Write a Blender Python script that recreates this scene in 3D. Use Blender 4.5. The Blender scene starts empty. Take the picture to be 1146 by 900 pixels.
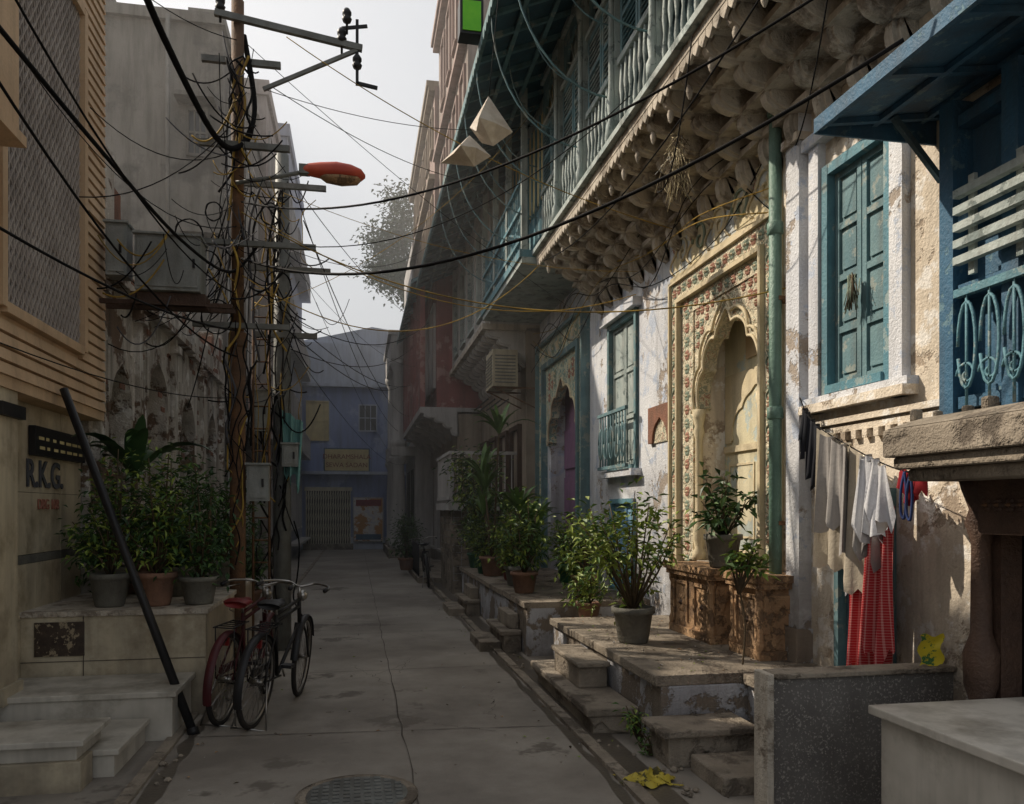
import bpy, math, random
from mathutils import Vector, Matrix
R=random.Random(7)
def lin(c):
    c/=255.0
    return c/12.92 if c<=0.04045 else ((c+0.055)/1.055)**2.4
def C(r,g,b): return (lin(r),lin(g),lin(b),1)
# ------------------------------------------------------------ materials
MC={}
def mat(name,a,b,scale=3,rough=.85,bump=.35,patch=None,pscale=1.3,pthr=.56,streak=0.0,fine=45,metal=0,dirt=(.07,.06,.048,1),p2=None,p2thr=.62,bdist=.02,spec=.3,psoft=.016,damp=None):
    if name in MC: return MC[name]
    m=bpy.data.materials.new(name); m.use_nodes=True; nt=m.node_tree; N=nt.nodes; L=nt.links
    bs=N['Principled BSDF']; bs.inputs['Roughness'].default_value=rough; bs.inputs['Metallic'].default_value=metal
    bs.inputs['Specular IOR Level'].default_value=spec
    tc=N.new('ShaderNodeTexCoord')
    def noise(s,d=4,r=.62,mp=None,off=0):
        n=N.new('ShaderNodeTexNoise'); n.inputs['Scale'].default_value=s; n.inputs['Detail'].default_value=d; n.inputs['Roughness'].default_value=r
        if mp or off:
            mm=N.new('ShaderNodeMapping'); mm.inputs['Location'].default_value=(off,off*.7,off*1.3)
            if mp: mm.inputs['Scale'].default_value=mp
            L.new(tc.outputs['Object'],mm.inputs[0]); L.new(mm.outputs[0],n.inputs['Vector'])
        else: L.new(tc.outputs['Object'],n.inputs['Vector'])
        return n.outputs['Fac']
    def ramp(src,lo,hi,v=1.0):
        r=N.new('ShaderNodeMapRange'); r.inputs['From Min'].default_value=lo; r.inputs['From Max'].default_value=hi
        r.inputs['To Max'].default_value=v; L.new(src,r.inputs['Value']); return r.outputs[0]
    def mix(f,A,B):
        x=N.new('ShaderNodeMix'); x.data_type='RGBA'
        L.new(f,x.inputs[0])
        for i,q in ((6,A),(7,B)):
            if isinstance(q,tuple): x.inputs[i].default_value=q
            else: L.new(q,x.inputs[i])
        return x.outputs[2]
    n1=noise(scale,4); col=mix(ramp(n1,.32,.68),a,b)
    n2=None
    if bump>.12:
        n2=noise(fine,2,.7,off=3.1)
        col=mix(ramp(n2,.35,.75,.3),col,tuple([x*.6 for x in a[:3]]+[1]))
    hgt=n2
    if patch:
        n3=noise(pscale,6,.68,off=11.7); pf=ramp(n3,pthr-psoft,pthr+psoft); col=mix(pf,col,patch)
        if n2 is not None:
            ad=N.new('ShaderNodeMath'); ad.operation='MULTIPLY_ADD'; L.new(pf,ad.inputs[0]); ad.inputs[1].default_value=-1.0; L.new(n2,ad.inputs[2]); hgt=ad.outputs[0]
        if p2:
            n5=noise(pscale*2.3,5,.7,off=23.7); col=mix(ramp(n5,p2thr-.02,p2thr+.03),col,p2)
    if streak:
        n4=noise(1.0,4,.65,mp=(5,5,.55),off=5.5); col=mix(ramp(n4,.45,.75,streak),col,dirt)
    if damp:
        sp=N.new('ShaderNodeSeparateXYZ');L.new(tc.outputs['Object'],sp.inputs[0])
        zr=ramp(sp.outputs[2],damp[1],damp[0],1.0);n7=noise(2.2,5,.65,off=31)
        mm=N.new('ShaderNodeMath');mm.operation='MULTIPLY';L.new(zr,mm.inputs[0]);L.new(ramp(n7,.3,.62,.75),mm.inputs[1]);col=mix(mm.outputs[0],col,(.13,.11,.09,1))
    L.new(col,bs.inputs['Base Color'])
    if n2 is not None:
        bp=N.new('ShaderNodeBump'); bp.inputs['Strength'].default_value=bump; bp.inputs['Distance'].default_value=bdist
        L.new(hgt,bp.inputs['Height']); L.new(bp.outputs[0],bs.inputs['Normal'])
    MC[name]=m; return m
def floral(name,base,c1,c2,scale=9):
    m=bpy.data.materials.new(name); m.use_nodes=True; nt=m.node_tree; N=nt.nodes; L=nt.links
    bs=N['Principled BSDF']; bs.inputs['Roughness'].default_value=.8
    tc=N.new('ShaderNodeTexCoord'); v=N.new('ShaderNodeTexVoronoi'); v.inputs['Scale'].default_value=scale
    nz=N.new('ShaderNodeTexNoise'); nz.inputs['Scale'].default_value=scale*1.5; nz.inputs['Detail'].default_value=3
    ad=N.new('ShaderNodeVectorMath'); ad.operation='MULTIPLY_ADD'; ad.inputs[1].default_value=(.13,.13,.13)
    L.new(nz.outputs['Color'],ad.inputs[0]); L.new(tc.outputs['Object'],ad.inputs[2]); L.new(ad.outputs[0],v.inputs['Vector']); L.new(tc.outputs['Object'],nz.inputs['Vector'])
    r=N.new('ShaderNodeValToRGB'); e=r.color_ramp.elements; e[0].position=0; e[0].color=base; e[1].position=1; e[1].color=base
    for p,c in ((.1,base),(.13,c1),(.27,c1),(.3,base),(.40,base),(.44,c2),(.56,c2),(.6,base)):
        x=e.new(p); x.color=c
    L.new(v.outputs['Distance'],r.inputs[0])
    n3=N.new('ShaderNodeTexNoise'); n3.inputs['Scale'].default_value=3; n3.inputs['Detail'].default_value=6; L.new(tc.outputs['Object'],n3.inputs['Vector'])
    mx=N.new('ShaderNodeMix'); mx.data_type='RGBA'; mr=N.new('ShaderNodeMapRange'); mr.inputs[1].default_value=.4; mr.inputs[2].default_value=.7; mr.inputs[4].default_value=.75
    L.new(n3.outputs['Fac'],mr.inputs[0]); L.new(mr.outputs[0],mx.inputs[0]); L.new(r.outputs[0],mx.inputs[6]); mx.inputs[7].default_value=tuple([x*.6 for x in base[:3]]+[1])
    L.new(mx.outputs[2],bs.inputs['Base Color'])
    bp=N.new('ShaderNodeBump'); bp.inputs['Strength'].default_value=.9; bp.inputs['Distance'].default_value=.03; bp.invert=True
    L.new(v.outputs['Distance'],bp.inputs['Height']); L.new(bp.outputs[0],bs.inputs['Normal'])
    return m
def plaid(name,a,b,s):
    m=bpy.data.materials.new(name); m.use_nodes=True; nt=m.node_tree; N=nt.nodes; L=nt.links
    bs=N['Principled BSDF']; bs.inputs['Roughness'].default_value=.95
    tc=N.new('ShaderNodeTexCoord'); sp=N.new('ShaderNodeSeparateXYZ'); L.new(tc.outputs['Object'],sp.inputs[0])
    def band(o):
        m1=N.new('ShaderNodeMath');m1.operation='MULTIPLY';m1.inputs[1].default_value=s;L.new(o,m1.inputs[0])
        m2=N.new('ShaderNodeMath');m2.operation='FRACT';L.new(m1.outputs[0],m2.inputs[0])
        m3=N.new('ShaderNodeMath');m3.operation='GREATER_THAN';m3.inputs[1].default_value=.74;L.new(m2.outputs[0],m3.inputs[0]);return m3.outputs[0]
    ad=N.new('ShaderNodeMath');ad.operation='ADD';L.new(band(sp.outputs[1]),ad.inputs[0]);L.new(band(sp.outputs[2]),ad.inputs[1])
    mu=N.new('ShaderNodeMath');mu.operation='MULTIPLY';mu.inputs[1].default_value=.28;L.new(ad.outputs[0],mu.inputs[0])
    x=N.new('ShaderNodeMix');x.data_type='RGBA';x.inputs[6].default_value=a;x.inputs[7].default_value=b;L.new(mu.outputs[0],x.inputs[0]);L.new(x.outputs[2],bs.inputs['Base Color']);return m
concrete=mat('road_concrete',C(160,153,143),C(130,123,114),scale=.7,rough=.7,bump=.35,patch=C(116,109,101),pscale=.5,pthr=.55,fine=80,psoft=.09,bdist=.008,p2=C(104,97,89),p2thr=.62)
dampm=mat('damp_concrete',C(98,90,80),C(82,76,68),rough=.35,bump=.15,scale=4)
earth=mat('earth',C(130,120,105),C(100,90,80))
crack=mat('crack',C(74,68,61),C(90,83,76))
creamp=mat('cream_plaster',C(228,216,198),C(208,194,174),scale=1.5,patch=C(164,148,130),pscale=1.8,pthr=.56,streak=.5,p2=C(234,229,221),p2thr=.54,bump=.5,damp=(.5,1.7))
whitep=mat('white_plaster',C(225,226,228),C(205,207,213),scale=1.2,patch=C(164,152,140),pscale=2.1,pthr=.585,streak=.45,p2=C(186,195,210),p2thr=.57,bump=.55,damp=(.6,2.4))
bluewash=mat('bluewash_plaster',C(192,194,200),C(166,166,170),scale=1.5,patch=C(128,117,105),pscale=2.4,pthr=.5,streak=.55,bump=.6,damp=(0,.5))
nichem=mat('niche_plaster',C(220,211,182),C(206,197,164),scale=2,patch=C(182,192,186),pscale=2.6,pthr=.54,streak=.35,bump=.2,damp=(1.1,1.9))
stone=mat('grey_stone',C(158,147,132),C(126,116,103),scale=2.5,streak=.5,bump=.7,patch=C(98,89,79),pscale=2.6,pthr=.56,rough=.88,psoft=.04)
stoneL=mat('corbel_stone',C(206,197,182),C(178,166,150),scale=2.5,streak=.65,bump=.5,patch=C(134,122,108),pscale=3,pthr=.56,psoft=.04)
brick=mat('old_brick',C(150,104,84),C(122,90,74),scale=6,streak=.4,bump=.8)
ruinp=mat('ruin_plaster',C(208,202,192),C(176,166,154),scale=1.4,patch=C(118,98,82),pscale=1.3,pthr=.54,streak=.75,p2=C(222,218,212),p2thr=.57,bump=.8,damp=(.2,2.4))
greyc=mat('grey_cement',C(132,128,121),C(104,101,95),scale=.6,patch=C(88,85,81),pscale=.7,pthr=.54,streak=.85,bump=.3,psoft=.05)
pinkw=mat('pink_wash',C(172,150,142),C(146,122,114),scale=1,streak=.65)
redw=mat('red_wash',C(156,98,95),C(130,84,82),scale=1.5,streak=.5,patch=C(172,136,128),pscale=1.5)
farw=mat('far_haze_white',C(194,191,187),C(170,167,165),scale=.7,streak=.5,bump=.15)  # pale white for far houses, distance haze mixed into the colour
bluew=mat('blue_wash',C(142,158,198),C(130,146,188),scale=.6,streak=.35,patch=C(162,175,204),pscale=.8,bump=.15)  # end house blues, this and the next, paled so the colour carries haze
bluep=mat('pale_blue_wash',C(192,200,214),C(170,179,196),scale=.6,streak=.4,bump=.15)
teal=mat('teal_paint',C(114,144,148),C(88,120,128),scale=4,streak=.6,bump=.25,rough=.65,patch=C(142,152,146),pscale=5,pthr=.58)
tealD=mat('teal_dark',C(76,104,116),C(62,86,98),scale=3,streak=.5,rough=.7)
tealL=mat('teal_pale',C(182,190,185),C(150,164,162),scale=4,streak=.65,rough=.7,patch=C(122,134,132),pscale=5,pthr=.58)
blueP=mat('blue_paint',C(62,104,132),C(50,86,112),scale=4,streak=.6,rough=.65,patch=C(94,124,136),pscale=6,pthr=.6)
blueT=mat('turquoise_paint',C(98,144,156),C(82,124,138),scale=4,streak=.55,rough=.6,patch=C(138,156,156),pscale=7,pthr=.57)
greenpipe=mat('green_pipe',C(116,148,134),C(98,128,116),scale=5,streak=.5,rough=.5)
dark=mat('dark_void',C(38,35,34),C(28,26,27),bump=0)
darkg=mat('dark_glass',C(52,56,60),C(38,40,44),bump=0,rough=.25)
cable=mat('cable_rubber',C(24,24,26),C(32,31,31),rough=.75,bump=0,spec=.08)
cableY=mat('cable_yellow',C(176,146,70),C(120,100,60),rough=.7,bump=0,spec=.1)
cableG=mat('cable_grey',C(92,92,96),C(70,70,74),rough=.7,bump=0,spec=.1)
rust=mat('rust_iron',C(124,90,62),C(78,62,50),scale=6,rough=.8,bump=.5,streak=.4)
steel=mat('galv_steel',C(128,130,126),C(98,98,94),scale=6,rough=.6,metal=.2,bump=.3,streak=.5)
boxg=mat('box_grey',C(150,153,150),C(124,127,124),scale=3,rough=.6,streak=.6)
blackm=mat('black_metal',C(26,26,28),C(38,36,36),rough=.45,bump=.1)
tyre=mat('tyre',C(34,32,31),C(48,44,42),rough=.85,bump=.1)
chrome=mat('chrome',C(170,168,164),C(130,124,118),rough=.3,metal=.9,bump=.05)
redm=mat('red_plastic',C(130,34,32),C(96,28,28),rough=.45,bump=.1)
lampred=mat('lamp_orange',C(200,90,66),C(172,68,52),rough=.5,bump=.05)
siding=mat('siding_tan',C(214,184,150),C(196,165,132),scale=1.2,rough=.7,bump=.15,streak=.35)
jali=mat('jali_stone',C(176,166,158),C(148,138,130),rough=.8,bump=.1)
marble=mat('marble',C(200,194,183),C(172,166,155),scale=2.2,rough=.38,bump=.05,streak=.45,patch=C(144,138,126),pscale=2,pthr=.56,psoft=.08)
marbleY=mat('marble_cream',C(208,196,170),C(186,171,145),scale=2,rough=.4,bump=.08,streak=.45,patch=C(160,146,121),pscale=2.4,pthr=.55,psoft=.08,damp=(0,1.2))
terrazzo=mat('terrazzo',C(112,108,104),C(90,86,83),scale=3,rough=.6,bump=.15,patch=C(150,145,138),pscale=70,pthr=.58,fine=120,streak=.4)
wood=mat('carved_sandstone',C(186,152,116),C(158,124,92),scale=5,bump=.7,streak=.55,patch=C(124,100,78),pscale=9,pthr=.54)
woodD=mat('dark_wood',C(86,66,54),C(62,48,41),scale=5,bump=.5,rough=.6)
terra=mat('terracotta',C(144,108,88),C(116,90,76),scale=6,streak=.5)
potg=mat('grey_pot',C(124,122,112),C(96,94,88),scale=6,streak=.5)
potgreen=mat('green_pot',C(50,100,70),C(44,84,62),rough=.5)
soil=mat('soil',C(70,56,44),C(52,42,34),bump=0)
stem=mat('stem',C(92,78,58),C(72,62,48),bump=0)
leafA=mat('leaf_green',C(90,118,60),C(62,90,46),scale=8,rough=.5,bump=0)
leafB=mat('leaf_dark',C(56,82,48),C(42,64,38),scale=8,rough=.45,bump=0)
leafY=mat('leaf_yellowgreen',C(150,162,76),C(116,138,60),scale=8,rough=.5,bump=0)
leafF=mat('leaf_far',C(84,94,68),C(58,68,50),scale=4,rough=.7,bump=0,spec=.1)
clothW=mat('cloth_white',C(206,206,208),C(186,188,196),rough=.95,bump=.15)
clothB=mat('cloth_beige',C(188,178,160),C(162,152,136),rough=.95,bump=.2)
clothG=mat('cloth_grey',C(160,156,152),C(136,132,130),rough=.95,bump=.15)
clothK=mat('cloth_dark',C(44,46,52),C(34,34,40),rough=.95,bump=0)
clothU=mat('cloth_blue',C(50,66,110),C(40,52,90),rough=.95,bump=0)
clothR=plaid('cloth_red_check',C(158,30,36),C(224,180,172),62)
clothR2=mat('cloth_red',C(140,32,40),C(110,28,34),rough=.95,bump=0)
paper=mat('paper_white',C(224,214,200),C(190,176,158),rough=.8,bump=.3,scale=5,fine=14,bdist=.05)
yellowc=mat('yellow_plastic',C(190,172,66),C(150,132,50),rough=.5,patch=C(70,66,34),pscale=14,pthr=.53,bump=.05)
packm=mat('packet_yellow',C(214,196,60),C(196,176,48),rough=.4,patch=C(60,110,70),pscale=16,pthr=.58,bump=.05)
greenl=mat('green_acrylic',C(120,200,40),C(90,180,30),rough=.3,bump=0)
signy=mat('sign_yellow',C(206,190,140),C(186,170,120),bump=0)
signk=mat('sign_dark',C(54,46,42),C(78,66,56),scale=14,bump=.1,rough=.4,patch=C(150,136,112),pscale=16,pthr=.57)
ink=mat('letter_ink',C(66,68,74),C(90,90,94),bump=0)
inkr=mat('letter_red',C(156,106,90),C(156,106,90),bump=0)
poster=mat('poster',C(220,214,200),C(190,190,200),scale=9,patch=C(180,130,70),pscale=1.2,pthr=.5,bump=0)
yelpane=mat('ochre_panel',C(210,196,148),C(188,172,126),streak=.4,bump=.1)
pinkd=mat('mauve_door',C(150,112,142),C(122,94,122),streak=.35,bump=.1)
flor1=floral('floral_cream',C(222,209,180),C(166,126,106),C(146,150,130),14)
flor2=floral('floral_green',C(200,200,176),C(184,162,120),C(108,146,138),9)
dred=mat('petal_red',C(168,124,104),C(146,106,90),bump=0); dgrn=mat('petal_green',C(140,150,132),C(120,134,118),bump=0); dcream=mat('relief_cream',C(222,208,176),C(202,186,152),streak=.45,bump=.25)
stuccoy=mat('stucco_yellow',C(224,210,174),C(208,194,156),streak=.5,patch=C(190,194,192),pscale=3)
# ------------------------------------------------------------ mesh builder
class M:
    def __init__(s): s.v=[];s.f=[];s.mi=[];s.sm=[];s.mats=[];s.T=None
    def mid(s,m):
        if m not in s.mats: s.mats.append(m)
        return s.mats.index(m)
    def add(s,vs,fs,m,smooth=False):
        o=len(s.v)
        for p in vs:
            p=Vector(p)
            if s.T is not None: p=s.T@p
            s.v.append(p[:])
        i=s.mid(m)
        for f in fs: s.f.append([o+k for k in f]); s.mi.append(i); s.sm.append(smooth)
    def box(s,x0,x1,y0,y1,z0,z1,m):
        x0,x1=sorted((x0,x1));y0,y1=sorted((y0,y1));z0,z1=sorted((z0,z1))
        s.add([(x0,y0,z0),(x1,y0,z0),(x1,y1,z0),(x0,y1,z0),(x0,y0,z1),(x1,y0,z1),(x1,y1,z1),(x0,y1,z1)],
              [(0,3,2,1),(4,5,6,7),(0,1,5,4),(1,2,6,5),(2,3,7,6),(3,0,4,7)],m)
    def beam(s,a,b,w,h,m):
        a=Vector(a);b=Vector(b);d=(b-a).normalized();u=Vector((0,0,1))
        if abs(d.z)>.95:u=Vector((0,1,0))
        r=d.cross(u).normalized();u=r.cross(d)
        P=[]
        for q in (a,b):
            for i,j in ((-1,-1),(1,-1),(1,1),(-1,1)): P.append(q+r*i*w/2+u*j*h/2)
        s.add(P,[(0,1,2,3),(7,6,5,4),(0,4,5,1),(1,5,6,2),(2,6,7,3),(3,7,4,0)],m)
    def tube(s,pts,r,m,n=6,closed=False,smooth=True):
        pts=[Vector(p) for p in pts]; k=len(pts); rr=r if isinstance(r,(list,tuple)) else [r]*k
        V=[];F=[];pu=None
        for i,p in enumerate(pts):
            if closed: t=(pts[(i+1)%k]-pts[i-1])
            else: t=pts[min(i+1,k-1)]-pts[max(i-1,0)]
            t=t.normalized() if t.length>1e-9 else Vector((0,0,1))
            if pu is None:
                pu=Vector((0,0,1)) if abs(t.z)<.9 else Vector((1,0,0))
            u=(pu-t*pu.dot(t))
            u=u.normalized() if u.length>1e-6 else t.orthogonal().normalized()
            pu=u;w=t.cross(u)
            for j in range(n):
                a=2*math.pi*j/n; V.append(p+(u*math.cos(a)+w*math.sin(a))*rr[i])
        for i in range(k if closed else k-1):
            i2=(i+1)%k
            for j in range(n): F.append((i*n+j,i*n+(j+1)%n,i2*n+(j+1)%n,i2*n+j))
        if not closed: F.append(tuple(range(n-1,-1,-1)));F.append(tuple((k-1)*n+j for j in range(n)))
        s.add(V,F,m,smooth)
    def lathe(s,cx,cy,prof,m,n=14,smooth=True):
        V=[];F=[]
        for r,z in prof:
            for j in range(n):
                a=2*math.pi*j/n;V.append((cx+r*math.cos(a),cy+r*math.sin(a),z))
        for i in range(len(prof)-1):
            for j in range(n): 
                j2=(j+1)%n; F.append((i*n+j,i*n+j2,(i+1)*n+j2,(i+1)*n+j))
        F.append(tuple(range(n-1,-1,-1)));F.append(tuple((len(prof)-1)*n+j for j in range(n)))
        s.add(V,F,m,smooth)
    def ext(s,prof,axis,a0,a1,m):
        def mk(p,a):
            return (a,p[0],p[1]) if axis=='X' else ((p[0],a,p[1]) if axis=='Y' else (p[0],p[1],a))
        n=len(prof);V=[mk(p,a0) for p in prof]+[mk(p,a1) for p in prof]
        F=[tuple(range(n)),tuple(range(2*n-1,n-1,-1))]+[(i,n+i,n+(i+1)%n,(i+1)%n) for i in range(n)]
        s.add(V,F,m)
    def arch(s,X0,X1,yc,hw,zs,za,ow,zt,m,cusps=0,ogee=.12,axis='X',cd=.1):
        ths=sorted(set([math.pi*i/108 for i in range(109)]+[math.atan2(zt-zs,ow),math.pi-math.atan2(zt-zs,ow)]))
        A=[];B=[]
        for th in ths:
            r=1.0
            if cusps: r-= cd*(1-abs(math.sin(th*cusps)))**1.6*(1 if .03<th<3.11 else 0)
            r*=1+ogee*math.exp(-((th-math.pi/2)/.15)**2)
            H=(za-zs)/(1+ogee)
            A.append((yc+hw*r*math.cos(th),zs+H*r*math.sin(th)))
            c,sn=math.cos(th),math.sin(th)
            t=min(ow/abs(c) if abs(c)>1e-6 else 1e9,(zt-zs)/sn if sn>1e-6 else 1e9)
            B.append((yc+c*t,zs+sn*t))
        n=len(ths)
        def P(x,q): return (x,q[0],q[1]) if axis=='X' else (q[0],x,q[1])
        V=[P(X0,q) for q in A]+[P(X0,q) for q in B]+[P(X1,q) for q in A]+[P(X1,q) for q in B];F=[]
        for i in range(n-1):
            F+=[(i,i+1,n+i+1,n+i),(2*n+i,3*n+i,3*n+i+1,2*n+i+1),(i,2*n+i,2*n+i+1,i+1),(n+i,n+i+1,3*n+i+1,3*n+i)]
        s.add(V,F,m)
        return A
    def wall(s,X0,X1,y0,y1,z0,z1,ops,m):
        ys=sorted(set([y0,y1]+[min(max(q,y0),y1) for o in ops for q in o[:2]]))
        for a,b in zip(ys,ys[1:]):
            if b-a<1e-4: continue
            mid=(a+b)/2; zz=z0
            for o in sorted([o for o in ops if o[0]<mid<o[1]],key=lambda o:o[2]):
                if o[2]>zz: s.box(X0,X1,a,b,zz,o[2],m)
                zz=max(zz,o[3])
            if zz<z1: s.box(X0,X1,a,b,zz,z1,m)
    def obj(s,name,parent=None,bevel=0):
        me=bpy.data.meshes.new(name);me.from_pydata(s.v,[],s.f)
        for m in s.mats: me.materials.append(m)
        me.polygons.foreach_set('material_index',s.mi);me.polygons.foreach_set('use_smooth',s.sm);me.update()
        o=bpy.data.objects.new(name,me);bpy.context.scene.collection.objects.link(o)
        if parent: o.parent=parent
        if bevel:
            b=o.modifiers.new('bevel','BEVEL');b.width=bevel;b.segments=2;b.limit_method='ANGLE'
        return o
def E(name):
    o=bpy.data.objects.new(name,None);o.empty_display_size=.2;bpy.context.scene.collection.objects.link(o);return o
def wire(m,a,b,sag,r=.008,mt=cable,n=14,k=4):
    a=Vector(a);b=Vector(b);P=[]
    for i in range(n+1):
        t=i/n;p=a.lerp(b,t);p.z-=sag*4*t*(1-t);P.append(p)
    m.tube(P,r,mt,k)
def spline(pts,n=8):
    pts=[Vector(p) for p in pts];P=[pts[0]]+pts+[pts[-1]];o=[]
    for i in range(1,len(P)-2):
        for j in range(n):
            t=j/n;p0,p1,p2,p3=P[i-1:i+3]
            o.append(.5*((2*p1)+(p2-p0)*t+(2*p0-5*p1+4*p2-p3)*t*t+(3*p1-p0-3*p2+p3)*t**3))
    o.append(pts[-1]);return o
def leaf(m,p,d,L,W,mt):
    d=d.normalized();r=d.cross(Vector((R.uniform(-.4,.4),R.uniform(-.4,.4),1))).normalized();u=r.cross(d)
    p=Vector(p);a=p+d*L*.45+r*W/2+u*W*.25;b=p+d*L*.45-r*W/2+u*W*.25;t=p+d*L-Vector((0,0,L*.12))
    m.add([p,a,t,b],[(0,1,2),(0,2,3)],mt)
def bush(m,base,c,rad,n,L,mts,stems=10,sig=.12):
    base=Vector(base);c=Vector(c)
    tips=[]
    for i in range(stems):
        while 1:
            q=Vector((R.uniform(-1,1),R.uniform(-1,1),R.uniform(-1,1)))
            if .15<q.length<1: break
        t=c+Vector((q.x*rad[0],q.y*rad[1],q.z*rad[2]));tips.append(t)
        mid=base.lerp(t,.5)+Vector((R.gauss(0,.03),R.gauss(0,.03),.03))
        m.tube([base,mid,t],[.012,.008,.004],stem,4)
    for i in range(n):
        t=R.choice(tips);f=R.uniform(.35,1)**.5
        p=base.lerp(t,f)+Vector((R.gauss(0,sig),R.gauss(0,sig),R.gauss(0,sig)))*(.4+.6*f)
        d=Vector((R.uniform(-1,1),R.uniform(-1,1),R.uniform(-.6,.5)))+(p-c)*.8
        leaf(m,p,d,L*R.uniform(.6,1.2),L*R.uniform(.3,.45),R.choice(mts))
def pot(m,x,y,z,r,h,mt):
    m.lathe(x,y,[(r*.68,z),(r*.75,z+.02),(r*.95,z+h*.82),(r*1.08,z+h*.84),(r*1.08,z+h),(r*.93,z+h),(r*.9,z+h*.9)],mt,18)
    m.lathe(x,y,[(r*.9,z+h*.86),(r*.5,z+h*.9)],soil,12)
def potted(name,x,y,z,r,h,mt,c,rad,n,L,mts,stems=10,sig=.1):
    e=E(name);a=M();pot(a,x,y,z,r,h,mt);a.obj('pot',e);b=M();bush(b,(x,y,z+h*.85),c,rad,n,L,mts,stems,sig);b.obj('leaves',e);return e
def straps(m,base,n,L,W,mt,up=.9,droop=.9):
    base=Vector(base)
    for i in range(n):
        a=R.uniform(0,6.283);l=L*R.uniform(.7,1.1);sp=R.uniform(.25,.8);w0=W*R.uniform(.8,1.2)
        V=[];K=7
        for k in range(K+1):
            t=k/K;rr=l*sp*t;z=l*up*t-l*droop*sp*t*t
            p=base+Vector((math.cos(a)*rr,math.sin(a)*rr,z));w=w0*math.sin(math.pi*min(1,.12+t*.88))**.7*.5+.002
            s=Vector((-math.sin(a),math.cos(a),0))*w
            V+=[p-s+Vector((0,0,w*.4)),p,p+s+Vector((0,0,w*.4))]
        F=[]
        for k in range(K):
            o=k*3;F+=[(o,o+1,o+4,o+3),(o+1,o+2,o+5,o+4)]
        m.add(V,F,mt,True)
def louv(m,X,y0,y1,z0,z1,mt,st=.055,s=-1):
    z=z0
    while z<z1-.02:
        m.ext([(X+s*.02,z),(X+s*.028,z+.006),(X-s*.02,z+.045),(X-s*.028,z+.039)],'Y',y0,y1,mt);z+=st
def winx(m,X,s,y0,y1,z0,z1,fm,pm,style='panel',fw=.06,leaves=2,proud=.04,dm=None,rows=3):
    dm=dm or darkg
    m.box(X-s*.10,X-s*.085,y0,y1,z0,z1,dm)
    for a,b in ((y0,y0+fw),(y1-fw,y1)): m.box(X-s*.08,X+s*proud,a,b,z0,z1,fm)
    m.box(X-s*.08,X+s*(proud-.003),y0+fw,y1-fw,z1-fw,z1,fm);m.box(X-s*.08,X+s*(proud+.02),y0+fw,y1-fw,z0,z0+fw*.8,fm)
    ya,yb,za,zb=y0+fw,y1-fw,z0+fw*.8,z1-fw;w=(yb-ya)/leaves
    for i in range(leaves):
        a=ya+i*w+.006;b=ya+(i+1)*w-.006;t=.045
        for q,r in ((a,a+t),(b-t,b)): m.box(X-s*.06,X-s*.02,q,r,za,zb,pm)
        for k in range(rows+1):
            zz=za+(zb-za-t)*k/rows;m.box(X-s*.058,X-s*.022,a+t,b-t,zz,zz+t,pm)
            if k<rows:
                z2=za+(zb-za-t)*(k+1)/rows
                if style=='panel':
                    m.box(X-s*.055,X-s*.042,a+t,b-t,zz+t,z2,pm);m.box(X-s*.042,X-s*.03,a+t+.025,b-t-.025,zz+t+.03,z2-.03,pm)
                elif style=='louver': louv(m,X-s*.04,a+t,b-t,zz+t,z2,pm,s=s)
def winy(m,Y,x0,x1,z0,z1,fm,dm=None,bars=2,hood=None):
    dm=dm or darkg;t=.05
    m.box(x0,x1,Y-.02,Y+.02,z0,z1,dm)
    for a,b in ((x0-t,x0),(x1,x1+t)): m.box(a,b,Y-.07,Y+.02,z0-t,z1+t,fm)
    for a,b in ((z0-t,z0),(z1,z1+t)): m.box(x0,x1,Y-.068,Y+.02,a,b,fm)
    for i in range(1,bars+1):
        x=x0+(x1-x0)*i/(bars+1);m.box(x-.015,x+.015,Y-.04,Y-.02,z0,z1,fm)
    m.box(x0,x1,Y-.045,Y-.02,(z0+z1)/2-.02,(z0+z1)/2+.02,fm)
    if hood: m.box(x0-.2,x1+.2,Y-.4,Y,z1+.12,z1+.2,hood)
# ------------------------------------------------------------ ground & road
g=M();g.add([(-150,-60,0),(150,-60,0),(150,240,0),(-150,240,0)],[(0,1,2,3)],earth);g.obj('ground')
rd=E('alley_road');g=M();g.box(-2.6,3.3,-3,34,-.05,.006,concrete);g.obj('concrete_slab',rd)
g=M()
def ribbon(pts,w,mt=crack,z=.0105):
    pts=[Vector((x,y,0)) for x,y in pts];V=[];F=[]
    for i,p in enumerate(pts):
        t=(pts[min(i+1,len(pts)-1)]-pts[max(i-1,0)]).normalized();s=Vector((-t.y,t.x,0))*w*R.uniform(.4,1.2)
        V+=[p-s+Vector((0,0,z)),p+s+Vector((0,0,z))]
    for i in range(len(pts)-1): F.append((2*i,2*i+1,2*i+3,2*i+2))
    g.add(V,F,mt)
def crackline(a,b,w=.006,j=.02,n=24):
    ribbon([(a[0]+(b[0]-a[0])*i/n+R.gauss(0,j),a[1]+(b[1]-a[1])*i/n+R.gauss(0,j*.4)) for i in range(n+1)],w)
crackline((.33,4.2),(.25,33),.005,.007,110)
for y in (5.9,8.2,10.6,13.4,16.5,20,24,28): crackline((-1.2,y+R.uniform(-.2,.2)),(1.52,y+R.uniform(-.2,.2)),.005,.01)
for k in range(14):
    x=R.uniform(-.8,1.2);y=R.uniform(4.5,14);crackline((x,y),(x+R.uniform(-.8,.4),y+R.uniform(-1.2,1.2)),.0022,.02,18)
ribbon([(-1.14+R.gauss(0,.012),3.6+i*.2) for i in range(40)],.05,dampm,.0085)
ribbon([(1.48+R.gauss(0,.01),4+i*.2) for i in range(70)],.035,dampm,.0085)
g.obj('cracks_and_joints',rd)
g=M()
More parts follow.
